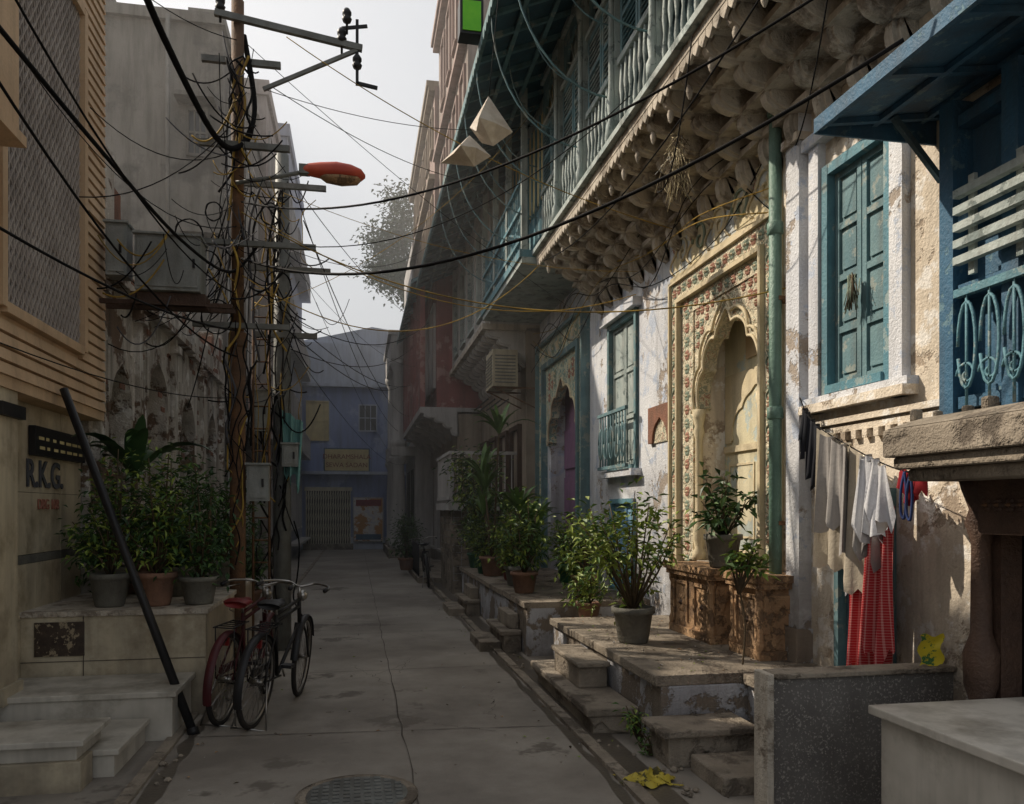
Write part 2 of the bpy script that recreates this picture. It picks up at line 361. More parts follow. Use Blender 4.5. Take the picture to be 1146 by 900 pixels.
for y in [i*.8 for i in range(0,40)]:
    g.box(1.52,1.60,y+.01,y+.79,.006,.03+R.uniform(0,.012),stone)
    g.box(-1.30,-1.22,y+.01,y+.79,.006,.025+R.uniform(0,.01),stone)
g.box(1.60,1.78,-2,32,.006,.012,dampm)
g.obj('gutter_edging',rd)
mh=M();mh.lathe(0,4.6,[(.34,.007),(.34,.02),(.30,.022)],stone,40);mh.lathe(0,4.6,[(.285,.015),(.28,.026),(.0,.026)],steel,40)
for i in range(-4,5):
    h=math.sqrt(.26**2-(i*.058)**2)
    for j in range(-4,5):
        if abs(j*.058)<h: mh.box(i*.058-.018,i*.058+.018,4.6+j*.058-.018,4.6+j*.058+.018,.0265,.033,steel)
mh.obj('manhole_cover')
lt=M()
for i in range(420):
    if R.random()<.55: x,y,z=R.choice([R.uniform(1.3,1.75),R.uniform(-1.25,-.9),R.uniform(-1,1.5)]),R.uniform(4,16),.014
    elif R.random()<.6: x,y,z=R.uniform(2.05,3.0),R.uniform(5.15,8),.507
    else: x,y,z=R.uniform(1.9,3.0),R.uniform(8.7,13),.607
    leaf(lt,(x,y,z),Vector((R.uniform(-1,1),R.uniform(-1,1),.1)),R.uniform(.015,.045),R.uniform(.01,.022),R.choice([wood,stem,leafY,farw,earth]))
for i in range(50):
    x,y=R.choice([(R.uniform(1.62,1.8),R.uniform(4.3,9)),(R.uniform(1.8,2.1),R.uniform(4.1,4.7)),(R.uniform(-1.2,-1.05),R.uniform(5,9))]);s=R.uniform(.008,.03);lt.lathe(x,y,[(s*.7,.008),(s,.008+s*.5),(s*.5,.008+s)],stone,5,False)
lt.obj('leaf_litter')
# ------------------------------------------------------------ right: platforms & steps
pl=E('stone_platform');a=M()
def slabrow(m,x0,x1,y0,y1,z0,z1,mt,step=.9,over=.03,th=.07):
    m.box(x0,x1,y0,y1,z0,z1-th,mt[0])
    y=y0
    while y<y1-.02:
        w=min(step*R.uniform(.7,1.3),y1-y)
        if y1-y-w<.25:w=y1-y
        j=R.uniform(0,.02);m.box(x0-over-j,x1,y+.004,y+w-.004,z1-th,z1+R.uniform(-.006,.004),mt[1]);y+=w
slabrow(a,2.0,3.6,5.1,8.1,0,.5,(bluewash,stone))
slabrow(a,2.62,3.6,4.05,5.09,0,.5,(bluewash,stone))
slabrow(a,2.25,3.3,8.1,8.6,0,.42,(bluewash,stone))
a.obj('platform_body',pl,.008)
a=M()
a.box(1.66,1.97,5.55,7.35,.0,.14,stone);a.box(1.6,1.99,5.5,7.4,.14,.2,stone);a.box(1.72,1.96,6.15,6.95,.2,.37,stone);a.box(1.70,1.97,6.1,7.0,.37,.41,stone)
for y in (5.52,7.3):
    a.ext([(1.62,.14),(1.66,.06),(1.72,.1),(1.78,.03),(1.97,.0),(1.97,.14)],'Y',y,y+.08,stone)
a.box(1.9,2.5,4.72,5.07,0,.2,stone);a.box(1.85,2.5,4.68,5.08,.2,.245,stone);a.box(2.02,2.55,4.2,4.67,0,.11,stone)
a.obj('entrance_steps',pl,.012)
p2=E('stone_platform');a=M();slabrow(a,1.83,3.3,8.62,14.2,0,.6,(bluewash,stone),1.0);a.obj('platform_body',p2,.008)
a=M()
for y,w in ((8.9,1.0),(12.0,1.1)):
    a.box(1.62,1.82,y,y+w,0,.2,stone);a.box(1.58,1.82,y-.03,y+w+.03,.2,.25,stone);a.box(1.70,1.82,y+.15,y+w-.15,.25,.42,stone);a.box(1.36,1.6,y+.1,y+w-.1,0,.12,stone)
a.obj('entrance_steps',p2,.01)
a=M();a.box(2.16,3.5,3.92,4.02,0,.72,terrazzo);a.box(2.12,2.16,3.90,4.05,0,.75,stoneL);a.box(2.17,3.5,3.89,4.05,.722,.75,stone);a.obj('low_terrazzo_wall',None,.006)
mb=M();mb.box(2.4,3.6,1.5,3.36,0,.655,marble);mb.box(2.36,3.6,1.5,3.4,.658,.70,marble);mb.obj('marble_counter_block',None,.006)
# ------------------------------------------------------------ haveli
hv=E('haveli_house');a=M()
X=3.25
a.wall(X,3.6,3.0,5.45,0,5.0,[(4.40,5.15,2.42,4.02),(4.4,5.0,.5,1.75),(3.0,3.55,.4,1.72)],creamp)
a.wall(X,3.6,5.45,7.9,0,5.0,[(6.0,7.3,1.13,3.5)],creamp)
a.wall(X,3.6,7.9,11.0,0,5.0,[(9.0,10.1,2.1,4.0),(9.1,10.0,.6,1.75)],whitep)
a.wall(X,3.6,11.0,14.2,0,5.0,[(11.45,13.35,.6,3.75)],whitep)
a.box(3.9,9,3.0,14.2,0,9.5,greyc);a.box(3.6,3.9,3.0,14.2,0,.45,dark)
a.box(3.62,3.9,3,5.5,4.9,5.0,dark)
a.obj('walls',hv)
a=M() # niche
a.box(3.52,3.56,6.0,7.3,1.0,3.7,nichem);a.box(3.2,3.515,6.001,7.299,1.085,1.131,stoneL)
A=a.arch(3.23,3.36,6.65,.65,2.55,3.42,.78,3.55,flor1,cusps=5.5)
a.tube([(3.222,y,z) for y,z in A],.014,dcream,6)
a.arch(3.505,3.518,6.65,.5,2.25,2.75,.62,2.9,dcream,cusps=3.5)
a.box(3.495,3.518,6.02,7.28,2.16,2.22,dcream);a.box(3.50,3.518,6.02,7.28,1.2,1.24,dcream)
for (q,r,zz,zt) in ((6.1,6.6,1.35,2.05),(6.7,7.2,1.35,2.05)): 
    for c,d in ((q,q+.02),(r-.02,r)): a.box(3.51,3.518,c,d,zz,zt,dcream)
    for c,d in ((zz,zz+.02),(zt-.02,zt)): a.box(3.511,3.518,q+.02,r-.02,c,d,dcream)
a.box(3.505,3.518,6.5,6.85,3.0,3.28,mat('niche_plaque',C(196,172,136),C(176,154,120),bump=0))
for yy in (6.02,7.28):
    a.lathe(3.24,yy,[(.06,1.13),(.065,1.2),(.04,1.24),(.055,1.32),(.06,1.4),(.035,1.5),(.035,2.3),(.055,2.36),(.04,2.42),(.06,2.5),(.065,2.58)],dcream,12)
a.obj('arched_niche',hv)
a=M() # frame bands
def band(m,y0,y1,z0,z1,w,x0,x1,mt):
    m.box(x0,x1,y0,y0+w,z0,z1,mt);m.box(x0,x1,y1-w,y1,z0,z1,mt);m.box(x0,x1,y0+w,y1-w,z1-w,z1,mt)
band(a,5.76,7.87,1.0,3.92,.17,3.20,3.27,flor1)
band(a,5.94,7.69,1.1,3.74,.04,3.16,3.27,dcream);band(a,5.73,7.90,1.0,3.95,.028,3.17,3.27,dcream)
a.box(3.215,3.26,5.985,7.645,3.555,3.695,flor1)
a.box(3.215,3.26,7.36,7.645,1.13,3.55,flor1)
off=[(3.205,6.65+(y-6.65)*1.1,2.55+(z-2.55)*1.12) for y,z in A];a.tube(off,.016,dcream,6)
a.box(3.19,3.26,5.74,7.89,3.96,4.0,dcream);a.box(3.225,3.26,5.74,7.89,4.0,4.42,stuccoy)
def flower(m,x,y,z,r,mt,ct,n=6,s=-1):
    for k in range(n):
        t=2*math.pi*k/n;cy=y+math.cos(t)*r*.6;cz=z+math.sin(t)*r*.6
        V=[(x+s*.018,cy,cz)]+[(x,cy+math.cos(q*math.pi/3)*r*.42,cz+math.sin(q*math.pi/3)*r*.42) for q in range(6)]
        m.add(V,[(0,q+1,(q+1)%6+1) for q in range(6)],mt,True)
    V=[(x+s*.03,y,z)]+[(x+s*.004,y+math.cos(q*math.pi/3)*r*.32,z+math.sin(q*math.pi/3)*r*.32) for q in range(6)]
    m.add(V,[(0,q+1,(q+1)%6+1) for q in range(6)],ct,True)
z=1.12;i=0
while z<3.85:
    for yy in (5.845,7.785):
        flower(a,3.198,yy,z,.05,(dred,dgrn)[i%2],dcream)
        a.tube([(3.195,yy+.06*math.sin(k*1.57/1.5+i*math.pi),z+k*.0337) for k in range(5)],.007,dgrn,4)
    flower(a,3.213,7.5,z,.055,(dgrn,dred)[i%2],dcream)
    z+=.135;i+=1
y=5.98
while y<7.7:
    flower(a,3.198,y,3.835,.05,(dred,dgrn)[i%2],dcream);flower(a,3.213,y,3.622,.045,(dgrn,dred)[i%2],dcream);y+=.13;i+=1
gy=6.02
while gy<7.3:
    gz=2.68
    while gz<3.53:
        u=(gy-6.65)/.75;w_=(gz-2.55)/1.02
        if u*u+w_*w_>1.03: flower(a,3.228,gy+R.uniform(-.015,.015),gz+R.uniform(-.015,.015),R.uniform(.035,.05),R.choice([dred,dred,dgrn]),dcream)
        gz+=.105
    gy+=.105
for k in range(5):
    yc=5.95+k*.42
    P=[(3.215,yc+.17*math.cos(t*.35)*(1-t/26),4.21+.17*math.sin(t*.35)*(1-t/26)) for t in range(24)];a.tube(P,.014,dgrn if k%2 else dcream,5)
    P=[(3.215,yc+.21+.1*math.sin(t*.5),4.03+t*.03) for t in range(12)];a.tube(P,.012,dcream,5)
    flower(a,3.222,yc+.2,4.3,.05,dred,dcream)
P=[(3.2,5.75+2.12*i/60,4.46+.05*abs(math.sin(i*.42))+.06*math.sin(math.pi*i/60)) for i in range(61)];a.tube(P,.02,dcream,6)
a.obj('carved_arch_frame',hv)
a=M() # plinths
def plinth(m,y0,y1,x0=2.86):
    m.box(x0,3.25,y0,y1,.5,.57,wood);m.box(x0+.03,3.25,y0+.03,y1-.03,.57,1.03,wood);m.box(x0-.02,3.25,y0-.02,y1+.02,1.03,1.075,wood);m.box(x0-.04,3.25,y0-.04,y1+.04,1.075,1.13,wood)
    w=y1-y0;n=max(1,int(w/.38))
    for i in range(n):
        c=y0+w*(i+.5)/n;h=w/n*.36
        m.box(x0+.012,x0+.03,c-h,c-h+.03,.62,.98,wood);m.box(x0+.012,x0+.03,c+h-.03,c+h,.62,.98,wood);m.box(x0+.012,x0+.03,c-h+.03,c+h-.03,.95,.98,wood)
        flower(m,x0+.028,c,.78,.09,wood,woodD)
    m.arch(y0+.012,y0+.03,(x0+3.25)/2+.015,.1,.7,.9,.15,.98,wood,axis='Y')
    for yy in (y0+.01,y1-.06): m.lathe(x0+.03,yy+.03,[(.035,.57),(.04,.62),(.025,.66),(.03,.8),(.025,.94),(.04,.98),(.04,1.03)],wood,8)
plinth(a,6.2,7.1);plinth(a,5.45,5.95,2.9);a.obj('carved_plinths',hv,.005)
a=M()
winx(a,X,-1,4.40,5.15,2.42,4.02,blueT,teal,'panel',.07,2,rows=4,dm=dark)
a.tube([(3.235,4.80,3.15),(3.215,4.80,3.13),(3.235,4.80,3.02)],.012,rust,5)
for i in range(40):
    a.tube([(3.2+R.gauss(0,.008),4.78+R.gauss(0,.02),3.18-R.uniform(0,.06)),(3.19+R.gauss(0,.01),4.78+R.gauss(0,.045),2.98+R.uniform(-.06,.05))],.004,stem if i%2 else dgrn,3)
a.box(3.19,3.25,5.16,5.28,2.3,4.2,whitep);a.box(3.19,3.25,4.27,4.39,2.3,4.2,whitep);a.box(3.16,3.25,4.22,5.33,4.2,4.28,whitep)
a.box(3.14,3.25,4.2,5.335,2.30,2.36,creamp);a.box(3.17,3.25,4.2,5.335,2.36,2.41,whitep)
for zz,o in ((2.2,.05),(2.14,.03)): a.box(3.25-o,3.25,3.6,5.335,zz,zz+.04,creamp)
for i in range(14): a.box(3.21,3.25,3.7+i*.117,3.75+i*.117,2.085,2.14,creamp)
a.box(3.15,3.25,5.34,5.52,.5,4.5,whitep);a.box(3.12,3.25,5.32,5.54,4.3,4.36,creamp);a.box(3.12,3.25,5.32,5.54,.5,.75,bluewash)
winx(a,X,-1,4.40,5.0,.5,1.75,teal,tealD,'panel',.05,2,rows=2,dm=dark)
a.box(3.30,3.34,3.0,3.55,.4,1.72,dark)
a.box(3.12,3.24,3.44,3.58,.5,1.9,woodD)
a.lathe(3.06,3.50,[(.08,.5),(.09,.6),(.055,.66),(.08,.75),(.085,.9),(.05,1.0),(.045,1.45),(.075,1.55),(.055,1.62),(.09,1.72),(.1,1.76)],woodD,12)
a.box(2.98,3.24,2.9,3.43,1.5,1.76,woodD)
for i in range(7): flower(a,2.975,2.95+i*.07,1.64,.035,woodD,rust)
a.obj('near_window_and_doorway',hv)
a=M()
a.box(2.62,3.25,2.6,3.66,1.88,2.02,stone);a.box(2.66,3.25,2.62,3.63,1.82,1.88,stone);a.box(2.72,3.25,2.64,3.6,1.76,1.82,stone)
a.ext([(2.62,2.02),(3.25,2.02),(3.25,2.12),(2.8,2.08)],'Y',2.62,3.64,stone)
for i in range(14):
    yy=R.uniform(2.7,3.6);xx=R.uniform(2.75,3.15);s=R.uniform(.02,.05);a.box(xx,xx+s*1.5,yy,yy+s,2.06,2.09+s,stone)
a.obj('stone_ledge',hv,.012)
a=M() # blue wooden bay
a.box(3.16,3.24,2.6,3.76,2.1,3.75,blueP)
for yy in (2.95,3.3,3.72): a.box(3.04,3.16,yy-.05,yy+.05,2.1,3.75,blueP)
for zz in (2.14,2.72,3.1,3.6): a.box(3.06,3.158,2.6,3.66,zz,zz+.06,blueP)
for i in range(5): a.box(2.98,3.02,2.7,3.6,3.16+i*.085-.3,3.2+i*.085-.3,tealL)
for yy in (2.9,3.2,3.5): a.box(3.02,3.04,yy,yy+.04,2.8,3.3,tealL)
for k in range(5):
    yc=2.95+k*.15
    P=[(3.02,yc+.06*math.cos(t*.4),2.45+.22*math.sin(t*.4)) for t in range(16)];a.tube(P,.009,blueT,5)
    P=[(3.02,yc+.07*math.cos(t*.45)*(1-t/20),2.3+.07*math.sin(t*.45)*(1-t/20)) for t in range(18)];a.tube(P,.008,blueT,5)
    a.tube([(3.02,yc,2.12),(3.02,yc,2.74)],.008,blueT,5)
a.box(3.0,3.04,2.6,3.62,2.70,2.74,blueT)
a.obj('blue_bay_window',hv)
a=M() # near awning
ze,zi=3.75,3.86
a.add([(2.5,1.8,ze),(2.5,4.05,ze),(3.25,4.05,zi),(3.25,1.8,zi),(2.5,1.8,ze+.02),(2.5,4.05,ze+.02),(3.25,4.05,zi+.02),(3.25,1.8,zi+.02)],[(0,1,2,3),(7,6,5,4),(0,4,5,1),(1,5,6,2),(2,6,7,3),(3,7,4,0)],blueP)
for yy in (2.0,2.5,3.0,3.5,4.0):
    a.beam((2.5,yy,ze-.015),(3.25,yy,zi-.02),.035,.03,blueP)
for yy in (3.95,2.9): a.beam((3.2,yy,3.45),(2.9,yy,3.78),.03,.03,tealD)
for xx in (2.52,2.85,3.15): a.beam((xx,1.8,ze-.02+(xx-2.5)*.147),(xx,4.05,ze-.02+(xx-2.5)*.147),.03,.03,blueP)
a.box(2.485,2.497,1.8,4.06,ze-.05,ze+.03,blueP)
a.ext([(2.49,ze-.05),(3.25,zi-.16),(3.25,zi+.02),(2.49,ze+.02)],'Y',4.052,4.066,blueP)
a.obj('blue_awning',hv)
a=M() # balcony slab & corbels
a.box(2.4,3.6,3.0,10.7,5.0,5.08,stoneL);a.box(2.34,3.6,2.98,10.72,5.08,5.14,tealL)
for (xo,zz) in ((3.08,4.5),(2.9,4.66),(2.66,4.84)): a.box(xo,3.25,3.0,10.7,zz,zz+.05,stoneL)
def corbel(m,y,w,xw,xe,z0,z1,mt,pend=False):
    prof=[(xw,z1),(xw,z0)];fr=[0,.2,.42,.68,.97];zf=[0,.34,.56,.76,.95]
    for i in range(4):
        for k in range(6):
            ph=math.pi*k/5*.62;fx=fr[i]+(fr[i+1]-fr[i])*(math.sin(ph)/1.0);fz=zf[i]+(zf[i+1]-zf[i])*(1-math.cos(ph))/1.37
            prof.append((xw+(xe-xw)*fx,z0+(z1-z0)*fz))
    prof.append((xw+(xe-xw)*.97,z1))
    m.ext(prof,'Y',y-w/2,y+w/2,mt);m.ext([(p[0]+.035,p[1]+.02) if i>1 else p for i,p in enumerate(prof)][:-1]+[(xw+(xe-xw)*.9,z1)],'Y',y-w*.8,y+w*.8,mt)
    if pend: m.lathe(xw+(xe-xw)*.9,y,[(.008,z1-.24),(.022,z1-.21),(.03,z1-.17),(.018,z1-.13),(.035,z1-.09)],mt,8)
y=3.1
while y<10.7:
    corbel(a,y,.075,3.25,2.42,4.25,5.0,stoneL,True);y+=.385
y=3.0
while y<10.65:
    a.ext([(y,5.0),(y+.11,5.0),(y+.11,4.95),(y+.055,4.90),(y,4.95)],'X',2.405,2.43,stoneL);y+=.115
a.obj('corbelled_balcony',hv,.004)
a=M() # upper storey
a.box(2.66,3.9,3.0,10.7,5.14,7.6,tealD)
y=3.05;step=1.09;b=0
while y<10.6:
    y2=min(y+step,10.68)
    a.box(2.42,2.56,y-.045,y+.045,5.14,7.5,tealL)
    a.lathe(2.4,y,[(.05,5.14),(.055,5.3),(.03,5.36),(.045,5.5),(.03,5.7),(.03,6.9),(.05,7.0),(.06,7.1)],tealL,10)
    for zz,h in ((5.16,.06),(5.86,.06),(6.72,.06),(7.36,.1)): a.box(2.44,2.54,y+.045,y2-.045,zz,zz+h,tealL)
    n=8
    for i in range(n):
        yy=y+.1+(y2-y-.2)*i/(n-1);a.tube([(2.47,yy,5.2),(2.47,yy,5.35),(2.47,yy,5.5),(2.47,yy,5.62),(2.47,yy,5.86)],[.012,.026,.012,.026,.012],tealL,6)
    mid=(y+y2)/2
    for (q,r) in ((y+.05,mid-.01),(mid+.01,y2-.05)):
        for c,d in ((q,q+.05),(r-.05,r)): a.box(2.47,2.53,c,d,5.92,6.72,teal)
        a.box(2.472,2.528,q+.05,r-.05,5.92,5.97,teal);a.box(2.472,2.528,q+.05,r-.05,6.66,6.72,teal);a.box(2.472,2.528,q+.05,r-.05,6.3,6.34,teal)
        louv(a,2.50,q+.05,r-.05,5.97,6.66,tealL if b%3 else teal)
    a.arch(2.48,2.52,mid,.42,6.8,7.25,.49,7.36,teal,ogee=.05)
    for t in range(1,6): a.beam((2.5,mid,6.8),(2.5,mid+.4*math.cos(t*math.pi/6),6.8+.4*math.sin(t*math.pi/6)),.02,.02,tealL)
    a.box(2.55,2.57,y+.05,y2-.05,6.78,7.36,(yelpane,darkg,tealL)[b%3])
    y+=step;b+=1
a.obj('louvred_upper_storey',hv)
a=M() # blue balcony
a.box(2.2,3.6,10.72,14.2,4.98,5.06,tealL);a.box(2.17,3.6,10.72,14.22,5.06,5.16,blueT)
for i in range(24):
    yy=10.8+i*.146;a.box(2.22,2.25,yy-.012,yy+.012,5.16,6.1,blueT)
for yy in (10.76,11.9,13.05,14.16): a.box(2.2,2.28,yy-.04,yy+.04,5.16,7.4,tealL)
for zz in (5.3,5.72,6.1): a.box(2.19,2.29,10.76,14.16,zz,zz+.05,blueT)
for k in range(3):
    y0=10.8+k*1.14
    a.beam((2.235,y0,5.35),(2.235,y0+1.05,5.72),.02,.03,blueT);a.beam((2.235,y0+1.05,5.35),(2.235,y0,5.72),.02,.03,blueT)
a.box(2.6,3.9,10.72,14.2,5.16,7.6,tealL)
for k in range(6):
    y0=10.9+k*.54;a.box(2.56,2.6,y0,y0+.46,6.0,7.2,yelpane);a.box(2.54,2.58,y0+.21,y0+.25,5.2,7.2,blueT);a.box(2.54,2.58,y0-.04,y0,5.2,7.25,blueT)
    a.box(2.55,2.6,y0,y0+.46,5.2,5.9,blueT)
a.obj('blue_balcony',hv)
a=M() # eave
def eave(m,y0,y1,xe,ze,xi,zi,mt,mu):
    m.add([(xe,y0,ze),(xe,y1,ze),(xi,y1,zi),(xi,y0,zi),(xe,y0,ze+.03),(xe,y1,ze+.03),(xi,y1,zi+.03),(xi,y0,zi+.03)],[(0,1,2,3),(7,6,5,4),(0,4,5,1),(1,5,6,2),(2,6,7,3),(3,7,4,0)],mu)
    n=int((y1-y0)/.45)
    for i in range(n+1):
        yy=y0+(y1-y0)*i/n;m.beam((xe+.02,yy,ze-.02),(xi,yy,zi-.02),.05,.06,mt)
    for f in (0.01,.33,.66): m.beam((xe+(xi-xe)*f,y0,ze+(zi-ze)*f-.05),(xe+(xi-xe)*f,y1,ze+(zi-ze)*f-.05),.05,.05,mt)
    yy=y0
    while yy<y1:
        m.ext([(yy,ze+.02),(yy+.13,ze+.02),(yy+.13,ze-.06),(yy+.065,ze-.14+R.uniform(0,.03)),(yy,ze-.06)],'X',xe-.015,xe-.002,mt);yy+=.135
eave(a,3.0,14.2,1.4,7.0,2.6,7.5,teal,tealD)
for yy in [3.1+1.09*i for i in range(11)]:
    P=[(2.42-1.0*math.sin(t*math.pi/20),yy,5.6+1.4*(1-math.cos(t*math.pi/20))) for t in range(11)];a.tube(P,.011,teal,5)
    P=[(2.42-.6*math.sin(t*math.pi/20),yy,6.3+.85*(1-math.cos(t*math.pi/20))) for t in range(11)];a.tube(P,.009,teal,5)
a.obj('eave_roof',hv)
a=M() # second window + portal
winx(a,X,-1,9.0,10.1,2.1,4.0,teal,tealL,'panel',.07,2,rows=3,dm=dark)
a.box(3.12,3.25,8.9,10.2,2.02,2.1,whitep);a.box(3.14,3.25,8.9,10.2,4.0,4.1,whitep)
for i in range(10): a.tube([(3.1,9.05+i*.11,2.12),(3.1,9.05+i*.11,2.8)],.01,teal,5)
for k in range(5):
    P=[(3.1,9.15+k*.22+.08*math.cos(t*.42),2.45+.2*math.sin(t*.42)) for t in range(16)];a.tube(P,.01,teal,5)
a.box(3.08,3.12,9.0,10.1,2.8,2.84,teal);a.box(3.08,3.12,9.0,10.1,2.12,2.16,teal)
winx(a,X,-1,9.1,10.0,.6,1.75,blueT,mat('sky_blue_door',C(140,180,208),C(120,162,194),streak=.4),'panel',.06,2,rows=3)
a.arch(3.21,3.26,8.25,.22,2.35,2.62,.34,2.75,brick);a.box(3.235,3.262,8.03,8.47,2.35,2.62,flor1)
A=a.arch(3.20,3.34,12.4,.95,2.7,3.72,1.1,3.95,flor2,cusps=5.5)
a.tube([(3.19,y,z) for y,z in A],.02,dcream,6)
band(a,11.05,14.0,.6,4.45,.3,3.19,3.26,flor2);band(a,11.36,13.69,.6,4.12,.09,3.15,3.26,teal);band(a,11.02,14.03,.6,4.5,.05,3.12,3.26,teal);a.box(3.215,3.26,11.45,13.6,3.955,4.03,flor2)
z=.7;i=0
while z<4.4:
    for yy in (11.2,13.85): flower(a,3.185,yy,z,.09,(dgrn,stuccoy)[i%2],dcream)
    z+=.24;i+=1
y=11.5
while y<13.7: flower(a,3.185,y,4.28,.09,(dgrn,stuccoy)[i%2],dcream);y+=.24;i+=1
for gy in (11.55,11.75,11.95,12.85,13.05,13.25):
    for gz in (3.3,3.5,3.7,3.85):
        if ((gy-12.4)/1.0)**2+((gz-2.7)/1.1)**2>1.02: flower(a,3.198,gy,gz,.08,R.choice([dgrn,stuccoy,dred]),dcream)
a.box(3.5,3.54,11.4,13.4,.6,3.8,pinkd);a.box(3.45,3.5,12.37,12.43,.6,3.2,tealD)
for q in (11.5,12.5):
    for k in range(3): a.box(3.47,3.5,q,q+.8,.7+k*.8,1.35+k*.8,pinkd)
a.obj('portal_and_window',hv)
dp=M();dp.tube([(3.12,5.62,.5),(3.12,5.62,4.9)],.048,greenpipe,12)
for zz in (.9,2.3,3.7,4.6): dp.lathe(3.12,5.62,[(.048,zz),(.062,zz+.01),(.062,zz+.09),(.048,zz+.1)],greenpipe,12)
for zz in (1.5,3.2): dp.box(3.12,3.26,5.56,5.68,zz,zz+.03,rust)
dp.obj('green_drainpipe')
sn=M()
for i in range(260):
    t=R.uniform(0,1);p=Vector((2.62+R.gauss(0,.04),6.35+R.gauss(0,.05),4.75-t*.42));q=p+Vector((R.gauss(0,.04),R.gauss(0,.04),-R.uniform(.08,.22)*(1 if t>.3 else .4)));sn.tube([p,q],.0022,stuccoy if i%3==0 else stem,3)
sn.obj('straw_nest')
# ------------------------------------------------------------ house B
hb=E('corbelled_townhouse');a=M()
brown=mat('ochre_dim',C(170,157,140),C(142,129,115),scale=1.5,streak=.6,damp=(0,2))
a.box(3.0,9,14.22,19.5,0,4.9,brown);a.box(2.35,9,14.22,19.5,4.95,7.5,farw);a.box(2.2,3.5,14.22,19.5,4.85,4.95,stoneL)
y=14.4
while y<19.4: corbel(a,y,.13,3.0,2.25,4.2,4.86,farw);y+=.42
a.obj('walls',hb)
a=M()
for y in (14.6,15.85,17.1,18.35):
    winx(a,2.33,-1,y,y+.9,5.2,6.9,tealL,teal if y<16 else tealL,'louver',.07,2,rows=2,proud=.06)
    winx(a,2.98,-1,y,y+.9,.9,3.2,woodD,woodD,'panel',.08,2,rows=2,proud=.06)
for y in (14.45,15.7,16.95,18.2,19.4): a.box(2.27,2.36,y-.06,y+.06,4.95,7.4,farw)
for zz in (5.05,7.0): a.box(2.28,2.36,14.22,19.5,zz,zz+.07,farw)
a.obj('windows',hb)
a=M();eave(a,14.22,19.5,1.4,7.0,2.4,7.45,teal,tealD)
a.obj('eave_roof',hb)
def upstorey(parent,x,y0,y1,z0,z1,wm,tm,rows):
    a=M();a.box(x,9,y0,y1,z0,z1,wm)
    h=(z1-z0)/rows
    for r in range(rows):
        zz=z0+r*h;a.box(x-.15,x,y0,y1,zz+h-.12,zz+h,tm)
        y=y0+.25
        while y<y1-.9:
            winx(a,x,-1,y,y+.7,zz+.7,zz+h-.4,tm,tm,'louver',.06,1,rows=1,proud=.05);y+=1.15
    a.box(x-.2,x+.1,y0,y1,z1,z1+.12,tm)
    a.obj('upper_storeys',parent)
umber=mat('umber_wash',C(152,138,129),C(126,113,106),streak=.6)
upstorey(hb,1.95,14.3,19.5,7.5,12.8,umber,pinkw,2)
def acunit(name,x0,x1,y0,y1,z0,z1):
    a=M();a.box(x0,x1,y0,y1,z0,z1,mat('ac_beige',C(190,180,156),C(162,152,130),streak=.5))
    for i in range(9):
        zz=z0+.06+(z1-z0-.12)*i/9;a.box(x0-.012,x0,y0+.05,y1-.05,zz,zz+.02,steel)
        a.box(x0+.04,x1-.04,y0-.012,y0,zz,zz+.02,steel)
    for y in (y0+.05,y1-.08): a.beam((x0,y,z0-.02),(x1+.5,y,z0-.02),.03,.03,rust);a.beam((x0+.05,y,z0-.03),(x1+.4,y,z0-.4),.02,.02,rust)
    for k in range(4): a.beam((x0-.1+k*.12,y0-.1,z0-.25),(x0-.1+k*.12,y1+.8,z0-.25),.02,.02,blackm)
    return a.obj(name)
acunit('air_conditioner',2.35,2.8,14.0,14.75,3.8,4.45)
sb=E('stone_clad_balcony');a=M()
a.box(1.8,3.0,15.2,17.4,0,1.6,bluewash)
for i in range(15):
    for j in range(12):
        a.box(1.77+R.uniform(0,.02),1.81,15.2+i*.147+.006,15.2+(i+1)*.147-.006,.0+j*.133+.006,(j+1)*.133-.006,stone)
        if i<8: a.box(1.8+i*.147+.006,1.8+(i+1)*.147-.006,15.165+R.uniform(0,.02),15.21,j*.133+.006,(j+1)*.133-.006,stone)
a.box(1.68,3.0,15.05,17.5,1.6,1.74,farw)
a.obj('stone_cladding',sb)
a=M()
for i in range(20): a.box(1.72,1.74,15.1+i*.125,15.12+i*.125,1.74,2.7,farw)
for i in range(10): a.box(1.72+i*.13,1.74+i*.13,15.08,15.10,1.74,2.7,farw)
for zz in (1.8,2.66): a.box(1.70,1.76,15.07,17.5,zz,zz+.06,farw);a.box(1.76,3.0,15.065,15.115,zz,zz+.06,farw)
a.obj('white_railing',sb)
fn=M()
for i in range(26): fn.tube([(1.35,18+i*.22,0),(1.35,18+i*.22,.85)],.012,blackm,5)
for zz in (.1,.82): fn.box(1.335,1.365,18,23.5,zz,zz+.03,blackm)
fn.box(1.3,3,17.6,24,0,.12,stone);fn.obj('iron_fence')
# ------------------------------------------------------------ house C
hc=E('red_balcony_house');a=M();a.box(2.4,9,19.52,26.8,0,4.0,brown);a.box(1.9,9,19.52,26.8,4.1,7.6,redw);a.box(1.5,3,19.52,26.8,3.95,4.1,farw)
a.box(1.52,1.6,19.55,26.8,4.1,5.1,redw)
y=19.6
while y<26.8:
    a.box(1.5,1.62,y-.06,y+.06,4.1,7.3,redw)
    if y<26: winx(a,1.88,-1,y+.2,y+1.1,4.6,6.7,farw,redw,'louver',.07,2,rows=1)
    corbel(a,y,.14,2.4,1.55,3.4,3.95,farw);y+=1.2
for y in (20.2,22.5,24.6): winx(a,2.38,-1,y,y+1.3,.4,2.9,farw,woodD,'panel',.08,2,rows=2,proud=.06)
a.obj('walls',hc)
a=M();eave(a,19.52,26.8,1.3,7.15,2.2,7.6,teal,tealD);a.obj('eave_roof',hc)
upstorey(hc,1.85,19.52,26.8,7.62,11.9,pinkw,brown,2)
